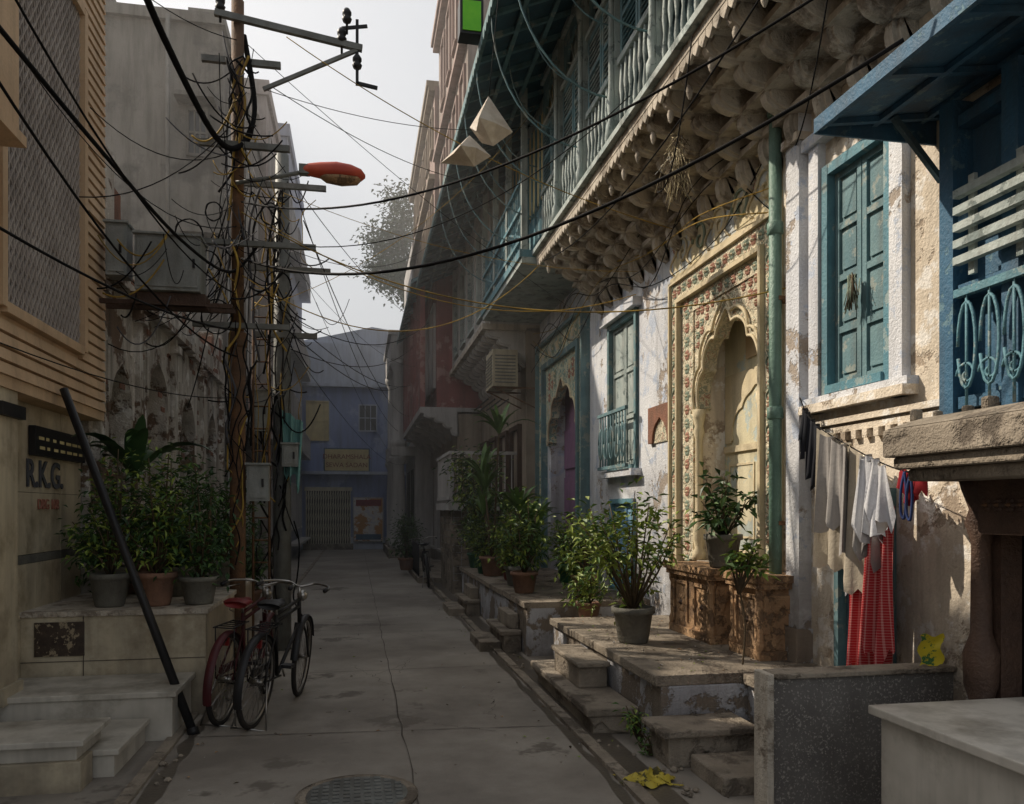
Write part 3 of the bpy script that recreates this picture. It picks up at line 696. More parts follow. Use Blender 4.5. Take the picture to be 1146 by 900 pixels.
hd=E('columned_house');a=M();a.box(1.9,9,26.82,32,0,7.6,farw);a.box(1.1,3,26.9,32,6.6,7.4,farw);a.box(1.02,3,26.85,32,7.4,7.55,farw);a.box(1.1,3,26.9,32,3.4,3.7,farw);a.box(1.0,3,26.8,31.8,0,.3,stone)
for y in (27.2,29.2,31.2):
    a.lathe(1.35,y,[(.3,.3),(.3,.5),(.24,.55),(.25,1.8),(.2,3.1),(.3,3.3),(.3,3.4)],farw,16)
    a.lathe(1.35,y,[(.28,3.7),(.28,3.9),(.2,3.95),(.21,5),(.17,6.2),(.28,6.45),(.3,6.6)],farw,16)
a.box(1.88,1.92,27.5,28.9,.3,3,dark);a.box(1.88,1.92,29.5,30.9,.3,3,dark);a.box(1.88,1.92,27.5,28.9,4,6,teal);a.box(1.88,1.92,29.5,30.9,4,6,teal)
a.box(1.8,9,26.9,31.5,7.6,10.5,farw)
a.obj('walls_and_columns',hd)
# ------------------------------------------------------------ end building
eb=E('blue_house');a=M()
a.box(-6,.6,33,42,0,8.0,bluew);a.box(.6,9,33.3,42,0,8.6,bluew)
a.box(-6.1,.7,32.85,33.2,6.6,8.25,bluep);a.box(.7,4,33.1,33.4,6.6,8.9,bluep);a.box(-6.2,.8,32.7,33,6.5,6.62,bluep)
a.ext([(-2.6,8.25),(1.3,8.25),(1.3,8.9),(.6,9.0),(-1.0,8.6)],'Y',33.05,33.15,bluep)
a.box(-3,2.5,32.5,33.1,3.0,3.12,bluep)
a.box(-3,2.5,32.93,33,0,.5,bluep)
a.obj('walls',eb)
a=M();winy(a,33,-1.95,-1.15,4.4,5.9,yelpane,yelpane,1);winy(a,33,.1,.75,4.8,5.8,bluep,darkg,2)
a.obj('windows',eb)
a=M()
cream=mat('gate_cream',C(206,200,176),C(180,172,150),bump=0)
a.box(-2.0,-.25,32.88,32.9,.25,2.35,dark)
for i in range(19): a.box(-2.0+i*.095,-1.965+i*.095,32.8,32.85,.25,2.35,cream)
for i in range(18):
    for k in range(5): a.beam((-1.98+i*.095,32.83,.3+k*.41),(-1.90+i*.095,32.83,.66+k*.41),.015,.02,cream)
a.box(-2.05,-.2,32.78,32.88,2.35,2.5,cream);a.box(-2.1,-.15,32.7,33,.0,.25,stone)
a.obj('folding_gate',eb)
s=M();s.box(-1.25,.45,32.6,32.66,3.15,4.0,signy);s.box(-1.3,.5,32.64,32.7,3.1,4.05,blueP);s.obj('sign_board')
for k in range(2):
    cu=bpy.data.curves.new('sign_text','FONT');cu.body=['DHARAMSHALA','SEWA SADAN'][k];cu.size=.26;cu.align_x='CENTER';o=bpy.data.objects.new('sign_lettering',cu);o.location=(-.4,32.59,3.62-k*.33);o.rotation_euler=(math.pi/2,0,0);o.data.materials.append(clothR2);bpy.context.scene.collection.objects.link(o);o.parent=bpy.data.objects['sign_board']
s=M();s.box(-.12,1.0,32.75,32.8,.35,2.05,poster);s.box(-.16,1.04,32.79,32.84,.3,2.1,farw);s.box(-.05,.95,32.74,32.749,1.75,2.0,clothR2);s.box(-.05,.95,32.74,32.749,.4,.62,blueP);s.obj('poster_board')
# ------------------------------------------------------------ left: siding building
lb=E('tan_siding_building');a=M()
XL=-2.3
a.box(-9,XL-.04,1.5,8.06,2.52,6.8,siding)
z=2.52
while z<6.78:
    h=.092
    if z+h>2.98 and z<5.85:
        for q,r in ((1.5,5.82),(7.44,8.08)): a.ext([(XL-.04,z),(XL,z+.004),(XL-.012,z+h-.01),(XL-.04,z+h-.01)],'Y',q,r,siding)
    else: a.ext([(XL-.04,z),(XL,z+.004),(XL-.012,z+h-.01),(XL-.04,z+h-.01)],'Y',1.5,8.08,siding)
    z+=.095
for q,r in ((5.78,5.86),(7.40,7.48)): a.box(XL-.05,XL+.03,q,r,2.96,5.88,siding)
for q,r in ((2.93,3.0),(5.82,5.9)): a.box(XL-.05,XL+.028,5.86,7.40,q,r,siding)
a.box(-9,-2.32,1.5,8.1,2.44,2.52,siding)
a.box(-2.3,-1.9,1.5,5.05,3.75,7,siding);a.box(-2.3,-1.87,1.5,5.08,3.7,3.76,siding)
a.obj('siding_walls',lb)
a=M();a.box(XL-.04,XL-.035,5.86,7.4,3.0,5.82,mat('jali_back',C(84,80,80),C(70,66,68),bump=0))
y0,y1,z0,z1=5.86,7.4,3.0,5.82;pp=.055
def clipseg(p,q):
    (ya,za),(yb,zb)=p,q;t0,t1=0,1
    for P,Q in ((-(yb-ya),ya-y0),(yb-ya,y1-ya),(-(zb-za),za-z0),(zb-za,z1-za)):
        if abs(P)<1e-9:
            if Q<0:return None
        else:
            t=Q/P
            if P<0:t0=max(t0,t)
            else:t1=min(t1,t)
    return None if t0>=t1 else ((ya+(yb-ya)*t0,za+(zb-za)*t0),(ya+(yb-ya)*t1,za+(zb-za)*t1))
k=-60
while k<90:
    c=y0+k*pp*1.4
    for sg in (1,-1):
        r=clipseg((c,z0),(c+sg*2.0,z0+2.0*1.45))
        if r: a.beam((XL-.018+sg*.003,r[0][0],r[0][1]),(XL-.018+sg*.003,r[1][0],r[1][1]),.014,.014,jali)
    k+=1
yy=y0+.05
while yy<y1:
    a.box(XL-.03,XL-.010,yy-.006,yy+.006,z0,z1,jali);yy+=pp*1.4
a.obj('jali_screen',lb)
a=M()
XM=-2.5
a.box(-9,XM-.02,1.5,8.0,0,2.44,dark)
zs=[.3,.78,1.2,1.27,1.75,2.44];ys=[3.4,4.1,4.8,5.5,6.25,6.95,7.5,8.0]
for i in range(len(zs)-1):
    for j in range(len(ys)-1):
        a.box(XM-.02,XM+R.uniform(0,.003),ys[j]+.002,ys[j+1]-.002,zs[i]+.002,zs[i+1]-.002,potg if i==2 else marbleY)
a.box(XM-.3,XM,7.99,8.02,0,2.44,marbleY)
a.box(-2.5,-2.34,5.9,6.2,.3,2.44,marbleY);a.box(-2.5,-2.30,5.86,6.24,2.25,2.34,blackm);a.box(-2.5,-2.31,5.88,6.22,.3,.42,marbleY)
a.box(-2.5,-2.36,5.2,5.86,.3,2.44,marbleY)
a.box(-2.49,-2.44,6.8,7.95,2.04,2.27,blackm)
for k in range(7):
    a.box(-2.439,-2.436,6.88+k*.15,6.88+k*.15+R.uniform(.05,.12),2.09,2.115,signy);a.box(-2.439,-2.436,6.86+k*.15,6.86+k*.15+R.uniform(.06,.13),2.165,2.19,signy)
a.obj('marble_shopfront',lb,.003)
def text(body,loc,size,mt,parent,rz=90,bold=.0):
    cu=bpy.data.curves.new('text','FONT');cu.body=body;cu.size=size;cu.extrude=.004;cu.offset=bold
    o=bpy.data.objects.new('wall_lettering',cu);o.location=loc;o.rotation_euler=(math.pi/2,0,math.radians(rz));cu.materials.append(mt);bpy.context.scene.collection.objects.link(o);o.parent=parent
text('R.K.G.',(-2.49,6.75,1.80),.3,ink,lb,bold=.006);text('DBG 108',(-2.49,6.98,1.62),.12,inkr,lb)
st=E('marble_steps');a=M()
a.box(-2.5,-1.27,5.97,6.63,0,.31,marble);a.box(-2.5,-1.24,5.95,6.64,.31,.35,marble)
a.box(-2.5,-1.44,5.22,5.94,0,.14,marble);a.box(-2.5,-1.41,5.2,5.945,.14,.175,marble)
a.box(-3.0,-1.58,5.0,5.45,.18,.27,marble);a.box(-3.0,-1.55,4.97,5.19,0,.18,marbleY);a.box(-3.0,-1.53,4.95,5.48,.27,.305,marble)
a.obj('treads',st,.005)
pg=E('planter_ledge');a=M();a.box(-2.5,-1.17,6.67,9.5,0,.8,marbleY);a.box(-2.5,-1.15,6.65,9.52,.8,.84,stoneL)
a.box(-2.40,-2.05,6.655,6.668,.5,.76,signk)
a.box(-2.06,-2.055,6.66,6.669,0,.8,crack);a.box(-2.5,-1.17,6.662,6.669,.455,.46,crack)
a.obj('ledge_body',pg,.003)
lp=M();lp.tube([(-1.15,6.1,.0),(-2.26,6.86,2.56)],.032,blackm,10);lp.tube([(-1.15,6.1,.0),(-1.165,6.11,.05)],.042,blackm,10);lp.obj('leaning_pole')
# ------------------------------------------------------------ ruin
ru=E('crumbling_house');a=M();XR=-2.45
ops=[(8.7,9.5,.84,3.2),(10.2,11.2,.3,3.5),(12.0,13.0,.3,3.3),(14.0,14.9,.3,3.3),(9.75,9.98,2.2,3.0)]
a.wall(-2.8,XR,8.1,15.9,0,4.3,ops,ruinp)
for o in ops[:4]: a.arch(XR+.02,-2.7,(o[0]+o[1])/2,(o[1]-o[0])/2,o[3]-.6,o[3]-.05,(o[1]-o[0])/2+.08,o[3]+.1,ruinp,ogee=.1)
a.box(-9,-3.1,8.1,15.9,0,4.2,brown)
y=8.1
while y<15.9:
    w=R.uniform(.12,.35);h=4.3+.55*max(0,math.sin(y*1.7)*.5+.5)+R.uniform(-.12,.12)+(.35 if y<9 else 0)-(.5 if 10<y<11 else 0)
    a.box(-2.78,XR-.01-R.uniform(0,.03),y,min(y+w,15.9),4.3,max(4.36,h),R.choice([ruinp,brick,ruinp]));y+=w
for i in range(60):
    y=R.uniform(8.2,15.5);zz=R.choice([R.uniform(3.5,4.3),R.uniform(.9,4.2)]);a.box(XR,XR+.012,y,y+.18,zz,zz+.06,brick)
for y in (8.2,9.6,11.4,13.3,15.3):
    a.box(XR,XR+.07,y,y+.14,.2,3.9,ruinp);a.box(XR,XR+.12,y-.03,y+.17,3.7,3.8,ruinp)
a.box(XR,XR+.13,8.1,12.5,3.9,3.98,ruinp);a.box(XR,XR+.08,12.5,15.9,3.88,3.94,ruinp)
a.box(-2.95,-2.9,8.6,9.6,.8,3.2,tealL);a.box(-2.95,-2.9,12,13,.3,3.2,woodD)
a.box(-9,-2.45,8.08,8.1,0,4.6,ruinp)
a.obj('walls',ru)
# ------------------------------------------------------------ tall grey etc
gb=E('grey_tenement');a=M()
a.box(-14,-2.5,16,21.9,0,10.9,greyc);a.box(-14,-2.45,15.9,21.95,10.75,10.95,greyc);a.box(-5.5,-4.6,16.5,18,10.95,11.5,greyc)
a.box(-3.2,-2.6,16.4,17.2,10.95,11.3,greyc)
a.box(-2.5,-2.0,16.2,21.8,3.3,3.42,farw);a.box(-2.06,-2.0,16.2,21.8,3.42,4.3,pinkw)
a.obj('walls',gb)
a=M()
winy(a,16,-3.1,-2.8,8.3,9.1,greyc,hood=greyc);winy(a,16,-3.0,-2.65,5.6,6.6,greyc,hood=greyc)
for y in (16.6,18.3,20):
    for zz in (.6,4.6,7.8): winx(a,-2.5,1,y,y+1.0,zz,zz+2.0,farw,farw,'louver',.07,2,rows=1,proud=.06)
a.tube([(-3.45,15.85,4.3),(-3.45,15.85,10.8)],.04,greyc,8)
a.obj('windows',gb)
def tower(name,x1,y0,y1,z1,wm,tm):
    e=E(name);a=M();a.box(-12,x1,y0,y1,0,z1,wm);a.box(-12,x1+.08,y0-.08,y1,z1-.3,z1+.08,wm);a.box(x1-2.2,x1-1,y0+.5,y0+2,z1,z1+1,wm)
    a.obj('walls',e);a=M()
    zz=.6
    while zz<z1-2:
        for x in (x1-.95,x1-2.4,x1-3.9): winy(a,y0,x,x+.6,zz+.6,zz+1.8,tm,hood=wm)
        y=y0+.5
        while y<y1-1: winx(a,x1,1,y,y+.8,zz+.3,zz+1.9,tm,tm,'panel',.07,2,rows=2,proud=.06,dm=darkg);y+=1.5
        a.box(x1,x1+.35,y0+.2,y1-.2,zz-.15,zz-.07,farw)
        if zz>2:
            a.box(x1+.31,x1+.35,y0+.2,y1-.2,zz+.6,zz+.65,tm)
            y=y0+.2
            while y<y1-.2: a.box(x1+.32,x1+.34,y,y+.025,zz-.07,zz+.6,tm);y+=.16
        zz+=3.1
    a.obj('windows_and_galleries',e)
farb=mat('far_haze_lilac',C(156,160,174),C(138,142,156),scale=.7,streak=.4,bump=.15)  # pale blue-grey, distance haze put into the wall colour
tower('pink_tenement',-2.35,22,26,12.8,mat('pale_umber',C(166,155,149),C(142,130,124),streak=.5),farw)
tower('lilac_tenement',-2.15,26.1,32.9,13.6,farb,farw)
# ------------------------------------------------------------ poles
up=E('utility_pole');a=M()
PX,PY=-1.15,8.25
a.tube([(PX,PY,0),(PX,PY,3.3)],.075,rust,12);a.tube([(PX,PY,3.3),(PX,PY,6.6)],.06,rust,12)
a.lathe(PX,PY,[(.075,3.2),(.09,3.22),(.09,3.34),(.06,3.36)],rust,12)
a.beam((PX-.2,PY-.08,6.42),(PX+1.2,PY-.08,6.22),.05,.06,steel);a.beam((PX+.25,PY-.08,5.72),(PX+1.15,PY-.08,6.2),.035,.035,steel)
a.beam((PX-.35,PY+.08,6.05),(PX+.4,PY+.08,6.05),.05,.06,steel);a.beam((PX-.35,PY-.09,5.15),(PX+.5,PY-.09,5.15),.05,.06,steel);a.beam((PX-.3,PY-.09,4.2),(PX+.75,PY-.09,4.2),.05,.05,steel);a.beam((PX-.4,PY-.09,3.4),(PX+.5,PY-.09,3.4),.05,.05,steel)
for (x,z) in ((PX+1.0,6.25),(PX+1.15,6.0),(PX+1.05,6.45),(PX-.15,6.43)):
    a.lathe(x,PY-.08,[(.012,z-.1),(.012,z),(.04,z+.02),(.05,z+.05),(.03,z+.07),(.045,z+.09),(.045,z+.12),(.025,z+.15)],blackm,10)
a.beam((PX+1.15,PY-.08,5.85),(PX+1.15,PY-.08,6.5),.03,.03,blackm);a.beam((PX+1.15,PY-.08,5.87),(PX+1.35,PY-.08,5.84),.03,.03,blackm);a.beam((PX+1.0,PY-.08,6.4),(PX+1.25,PY-.08,6.45),.02,.03,blackm)
a.obj('post_and_crossarms',up)
a=M()
def ebox(m,x0,x1,y0,y1,z0,z1):
    m.box(x0,x1,y0,y1,z0,z1,boxg);m.box(x0+.02,x1-.02,y0-.012,y0,z0+.03,z1-.03,boxg);m.box(x0-.015,x1+.015,y0-.03,y1+.01,z1,z1+.02,boxg);m.box(x1-.06,x1-.04,y0-.03,y0-.012,(z0+z1)/2-.04,(z0+z1)/2+.04,blackm)
ebox(a,-1.98,-1.42,7.8,8.1,3.62,4.12);ebox(a,-2.24,-2.06,7.85,8.05,3.75,4.22);a.box(-2.03,-1.38,7.85,8.1,3.5,3.61,woodD)
for yy in (7.9,8.1): a.beam((-2.3,yy,3.52),(PX,yy,3.52),.04,.04,woodD)
ebox(a,PX+.1,PX+.3,PY-.12,PY+.05,1.7,2.05)
a.obj('junction_boxes',up)
sp=E('steel_pole');a=M();SX,SY=-.85,9.6
a.tube([(SX,SY,0),(SX,SY,2.8),(SX,SY,5.7)],[.105,.1,.075],steel,12)
a.beam((SX-.45,SY-.12,5.3),(SX+.5,SY-.12,5.3),.05,.06,steel);a.beam((SX-.4,SY-.12,4.35),(SX+.55,SY-.12,4.35),.05,.06,steel);a.beam((SX-.3,SY-.12,3.6),(SX+.4,SY-.12,3.6),.05,.06,steel)
ebox(a,SX-.32,SX-.12,SY-.2,SY,1.5,1.95);ebox(a,SX-.28,SX-.12,SY-.2,SY,2.5,2.95);ebox(a,SX+.02,SX+.2,SY-.25,SY-.1,2.1,2.35)
a.obj('post_and_boxes',sp)
ld=M()
for x in (-1.12,-.95): ld.tube([(x,9.2,.0),(x,9.2,4.1)],.014,rust,6)
for i in range(16): ld.tube([(-1.12,9.2,.3+i*.245),(-.95,9.2,.3+i*.245)],.01,rust,5)
ld.obj('iron_ladder')
rag=M()
def cloth(m,p0,p1,drop,mt,folds=4,amp=.03,narrow=.0,jag=.04,nx=20,nz=14,seed=0):
    p0=Vector(p0);p1=Vector(p1);d=(p1-p0);nrm=Vector((d.y,-d.x,0)).normalized();V=[];F=[];rr=random.Random(seed)
    ph=rr.uniform(0,6);j=[rr.uniform(-jag,jag) for _ in range(nx+1)]
    for k in range(nz+1):
        t=k/nz
        for i in range(nx+1):
            u=i/nx;uu=.5+(u-.5)*(1-narrow*t);p=p0+d*uu
            p=p+nrm*(amp*(.3+t)*math.sin(u*folds*6.283+ph+t*.8)+amp*.5*math.sin(u*folds*13+ph*2))
            p.z-= t*(drop+j[i]*.5+.04*math.sin(u*7+ph))+.015*math.sin(u*folds*6.28)*(1-t);V.append(p)
    for k in range(nz):
        for i in range(nx): o=k*(nx+1)+i;F.append((o,o+1,o+nx+2,o+nx+1))
    m.add(V,F,mt,True)
cloth(rag,(SX+.02,SY-.15,2.75),(SX+.25,SY-.2,2.6),.75,mat('rag_teal',C(90,140,136),C(120,156,152),bump=.1),2,.05,.3,.2,seed=4)
rag.obj('hanging_rag')
sl=E('street_lamp');a=M();LZ=4.95;LY=8.15
a.tube([(PX,LY,4.78),(PX+.35,LY,4.86),(-.50,LY,LZ-.01)],.022,steel,8)
Ls=[(-.52,.045,.04),(-.46,.07,.055),(-.36,.085,.07),(-.2,.11,.085),(-.06,.115,.075),(.04,.08,.05),(.08,.02,.015)]
V=[];F=[];n=14
for (x,ry,rz) in Ls:
    for j in range(n):
        t=2*math.pi*j/n;zz=math.sin(t)*rz*(1.35 if math.sin(t)>0 else .8);V.append((x,LY+math.cos(t)*ry,LZ+zz-(x+.5)*.03))
for i in range(len(Ls)-1):
    for j in range(n): F.append((i*n+j,i*n+(j+1)%n,(i+1)*n+(j+1)%n,(i+1)*n+j))
F.append(tuple(range(n)));F.append(tuple((len(Ls)-1)*n+j for j in range(n)))
a.add(V,F,lampred,True)
V=[];F=[]
for i,(x,ry,rz) in enumerate([(-.36,.03,.01),(-.3,.08,.05),(-.15,.1,.07),(.0,.08,.05),(.04,.02,.01)]):
    for j in range(n):
        t=2*math.pi*j/n;V.append((x,LY+math.cos(t)*ry,LZ-.05+(math.sin(t)*rz if math.sin(t)<0 else 0)))
for i in range(4):
    for j in range(n): F.append((i*n+j,i*n+(j+1)%n,(i+1)*n+(j+1)%n,(i+1)*n+j))
a.add(V,F,wood,True);a.box(-.56,-.46,LY-.045,LY+.045,LZ-.04,LZ+.05,steel)
a.obj('arm_and_head',sl)
# ------------------------------------------------------------ cables
oc=E('overhead_cables');a=M()
a.tube(spline([(-1.75,4.3,5.6),(-1.6,5.5,5.55),(-1.5,6.8,5.35),(-1.3,7.9,5.1),(-1.1,8.15,5.15),(-1.0,8.3,5.6),(-1.1,8.3,6.3)]),.028,cable,7)
a.tube(spline([(-1.75,4.1,4.0),(-1.6,5.5,3.9),(-1.4,6.9,3.8),(-1.2,8.1,3.9),(-.95,8.2,4.2)]),.014,cable,6)
wire(a,(-1.6,3.8,3.6),(PX,8.15,3.1),.25,.009);wire(a,(-1.7,3.8,4.3),(PX,8.15,3.7),.3,.008);wire(a,(-1.7,3.9,2.95),(PX,8.15,3.35),.1,.009);wire(a,(-1.9,3.9,2.5),(PX,8.15,2.7),.12,.004)
wire(a,(-1.1,8.15,4.05),(2.4,3.2,3.72),.5,.012,n=26);wire(a,(-1.1,8.15,4.6),(2.2,3.3,4.05),.42,.009,n=26)
wire(a,(-1.1,8.15,4.5),(3.2,5.6,3.3),.5,.006,cableY,n=24);wire(a,(-1.1,8.2,3.9),(2.4,10.6,4.9),.7,.006,cableY,n=24)
for i in range(9):
    z=R.uniform(3.4,6.3);e=R.choice([(2.4,R.uniform(6,14),R.uniform(4.9,7.2)),(1.45,R.uniform(8,18),R.uniform(6.6,7)),(3.1,R.uniform(7,13),R.uniform(4,4.8))])
    wire(a,(PX+R.uniform(0,.5),8.2,z),e,R.uniform(.1,.5),R.choice([.003,.004,.005]),R.choice([cable,cable,cable,cableY]),n=18)
for i in range(14):
    y=R.uniform(13,32);wire(a,(R.uniform(-1.3,-.5),R.choice([8.2,9.6]),R.uniform(3.2,5.5)),(R.choice([-2.2,-2.1,1.4,1.6,1.2]),y,R.uniform(3,7)),R.uniform(.2,.6),R.choice([.004,.006,.008]),n=16)
for i in range(10):
    wire(a,(R.uniform(-1.3,-1.1),8.2,R.uniform(3.2,6)),(-2.35,R.uniform(8.2,13),R.uniform(2.8,4.8)),R.uniform(.1,.5),R.choice([.005,.008]),n=12)
for i in range(4): wire(a,(-2.2,R.uniform(4,7.9),R.uniform(4,6)),(PX,8.2,R.uniform(4,6.2)),R.uniform(.1,.5),.005,n=12)
a.obj('span_cables',oc)
a=M()
def bundle(cx,cy,z0,z1,n,rad):
    for i in range(n):
        x=cx+R.gauss(0,rad);y=cy-.12+R.gauss(0,.03);za=R.uniform(z0,z1-.5);zb=min(z1,za+R.uniform(.6,2.6))
        P=[];K=5
        for k in range(K+1):
            t=k/K;P.append((x+R.gauss(0,.025)+(R.gauss(0,.1) if k in (0,K) else 0),y+R.gauss(0,.02),za+(zb-za)*t))
        a.tube(spline(P,5),R.choice([.005,.007,.009,.012]),R.choice([cable,cable,cable,cable,cableG,cableY]),5)
def droop(cx,cy,z0,z1,n,rad):
    for i in range(n):
        x0=cx+R.gauss(0,rad);x1=x0+R.choice([-1,1])*R.uniform(.15,.6);z=R.uniform(z0,z1);y=cy-.14+R.gauss(0,.05)
        wire(a,(x0,y,z),(x1,y+R.gauss(0,.1),z+R.uniform(-.5,.5)),R.uniform(.05,.28),R.choice([.004,.006,.008]),R.choice([cable,cable,cable,cableG,cableY]),n=12)
bundle(PX,PY,1.0,6.0,26,.07);bundle(SX,SY,.3,5.2,30,.1);bundle((PX+SX)/2,9,1.5,5.0,14,.1)
droop(PX,PY,3.3,5.9,38,.15);droop(SX,SY,2.6,5.4,34,.18);droop(-1.7,7.8,3.4,4.3,10,.2)
for i in range(6):
    c=(PX+R.uniform(-.5,.4),PY-.16,R.uniform(3.2,4.6));r=R.uniform(.07,.15)
    a.tube([(c[0]+r*math.cos(t*.3)*(1+.05*math.sin(t)),c[1]+R.gauss(0,.006),c[2]+r*1.2*math.sin(t*.3)) for t in range(42)],.006,cable,5)
a.obj('cable_bundles',oc)
a=M()
for i in range(6):
    P=[(3.18,5.8,R.uniform(3.9,4.7))]
    for k in range(6): P.append((R.uniform(2.95,3.2),6.8+k*1.4,R.uniform(4.0,4.7)))
    a.tube(spline(P,6),.006,R.choice([cable,cableY]),4)
wire(a,(2.45,4.0,4.9),(2.45,10.5,4.95),.35,.008,n=24)
wire(a,(2.35,5.4,5.0),(2.4,6.2,4.2),.3,.006);wire(a,(3.18,5.3,4.6),(3.2,3.8,4.1),.15,.006);wire(a,(2.4,3.6,4.95),(3.2,5.5,4.3),.25,.005)
a.obj('facade_cables',oc)
pk=E('paper_star_lantern');a=M()
def star(c,s,seed,sq=1.0):
    rr=random.Random(seed);c=Vector(c);top=c+Vector((0,0,s*1.15*sq));ring=[]
    for i in range(8):
        t=2*math.pi*i/8+.3;r=s*(1.0 if i%2 else .62)*rr.uniform(.8,1.15);ring.append(c+Vector((math.cos(t)*r,math.sin(t)*r,s*sq*rr.uniform(-.45,.15))))
    bot=c+Vector((0.05,0,-s*.75*sq));V=[top]+ring+[bot];F=[]
    for i in range(8): F+=[(0,1+i,1+(i+1)%8),(9,1+(i+1)%8,1+i)]
    a.add(V,F,paper)
star((1.30,8.0,5.48),.25,3,1.05);star((1.10,7.95,5.16),.27,8,.6)
wire(a,(1.30,8.0,5.74),(1.42,8.0,7.0),0,.004,n=3)
a.obj('paper_shades',pk)
gs=M();gs.box(1.15,1.42,9.1,9.32,7.05,7.45,blackm);gs.box(1.18,1.39,9.085,9.099,7.08,7.42,greenl);gs.box(1.25,1.32,9.2,9.22,7.45,7.8,rust);gs.obj('green_sign_box')
# ------------------------------------------------------------ laundry
cl=E('clothesline');a=M()
Lp=spline([(3.2,5.45,2.5),(3.05,5.0,2.22),(3.02,4.5,2.0),(3.0,4.1,1.86),(2.95,3.75,1.80)],10);a.tube(Lp,.005,cable,4);a.obj('line',cl)
def onl(t):
    f=t*(len(Lp)-1);i=min(int(f),len(Lp)-2);return Lp[i].lerp(Lp[i+1],f-i)
a=M();cloth(a,onl(.31),onl(.56),.86,clothB,2.5,.035,.08,.07,seed=1);cloth(a,onl(.36)+Vector((-.035,0,0)),onl(.50)+Vector((-.035,0,0)),.6,clothG,2,.035,-.1,.09,seed=21);a.obj('towels',cl)
a=M();cloth(a,onl(.56),onl(.66),.58,clothG,2,.035,-.2,.1,seed=32);cloth(a,onl(.59)+Vector((-.03,0,.0)),onl(.70)+Vector((-.03,0,0)),.46,clothW,2.5,.04,-.45,.12,seed=2);cloth(a,onl(.67)+Vector((-.05,0,0)),onl(.77)+Vector((-.05,0,0)),.34,clothW,2,.035,-.5,.12,seed=5);a.obj('white_shirts',cl)
a=M();cloth(a,onl(.22),onl(.30),.38,clothK,2,.03,.2,.1,seed=3);cloth(a,onl(.15),onl(.2),.25,clothK,2,.03,.2,.1,seed=13);a.obj('dark_cloth',cl)
a=M();cloth(a,onl(.79),onl(.97),.14,clothR2,3,.02,.1,.04,seed=6);a.obj('red_cloth',cl)
a=M();cloth(a,(3.1,4.66,1.56),(3.08,4.30,1.6),1.0,clothR,2.5,.055,.25,.2,seed=7,nx=36);cloth(a,(3.04,4.40,1.68),(3.02,4.10,1.62),.9,clothR,2,.05,.25,.2,seed=9,nx=30)
cloth(a,(3.12,4.74,1.62),(3.12,4.62,1.62),.5,clothW,1,.02,.1,.05,seed=19,nx=8);a.obj('red_checked_cloth',cl)
a=M()
for q in (.86,.9): 
    P=onl(q)+Vector((-.03,0,0));a.tube(spline([P,P+Vector((-.01,.015,-.1)),P+Vector((0,.03,-.22)),P+Vector((0,.0,-.25)),P+Vector((0,-.015,-.12)),P]),.008,clothU,6)
a.obj('blue_straps',cl)
pk2=M()
V=[];F=[];n=8
for i in range(n+1):
    for j in range(n+1):
        u,v=i/n,j/n;V.append((3.06+.13*u+.015*math.sin(v*9),3.95-.02*u+.02*math.sin(v*3.14)*math.sin(u*3.14),.752+.17*v+.01*math.sin(u*8)))
for i in range(n):
    for j in range(n): o=i*(n+1)+j;F.append((o,o+1,o+n+2,o+n+1))
pk2.add(V,F,packm,True);pk2.obj('yellow_packet')
yc=M();rr=random.Random(2);V=[];F=[];n=16
for i in range(n+1):
    for j in range(n+1):
        u,v=i/n-.5,j/n-.5;r=max(0,1-(u*u+v*v)*3.5);V.append((1.68+u*.3+.03*math.sin(v*9),4.5+v*.2+.03*math.sin(u*11),.015+.045*r*(1+.8*math.sin(u*19+v*7)*math.cos(v*17))+rr.uniform(0,.014)))
for i in range(n):
    for j in range(n): o=i*(n+1)+j;F.append((o,o+n+1,o+n+2,o+1))
yc.add(V,F,yellowc,True);yc.obj('crumpled_yellow_bag')
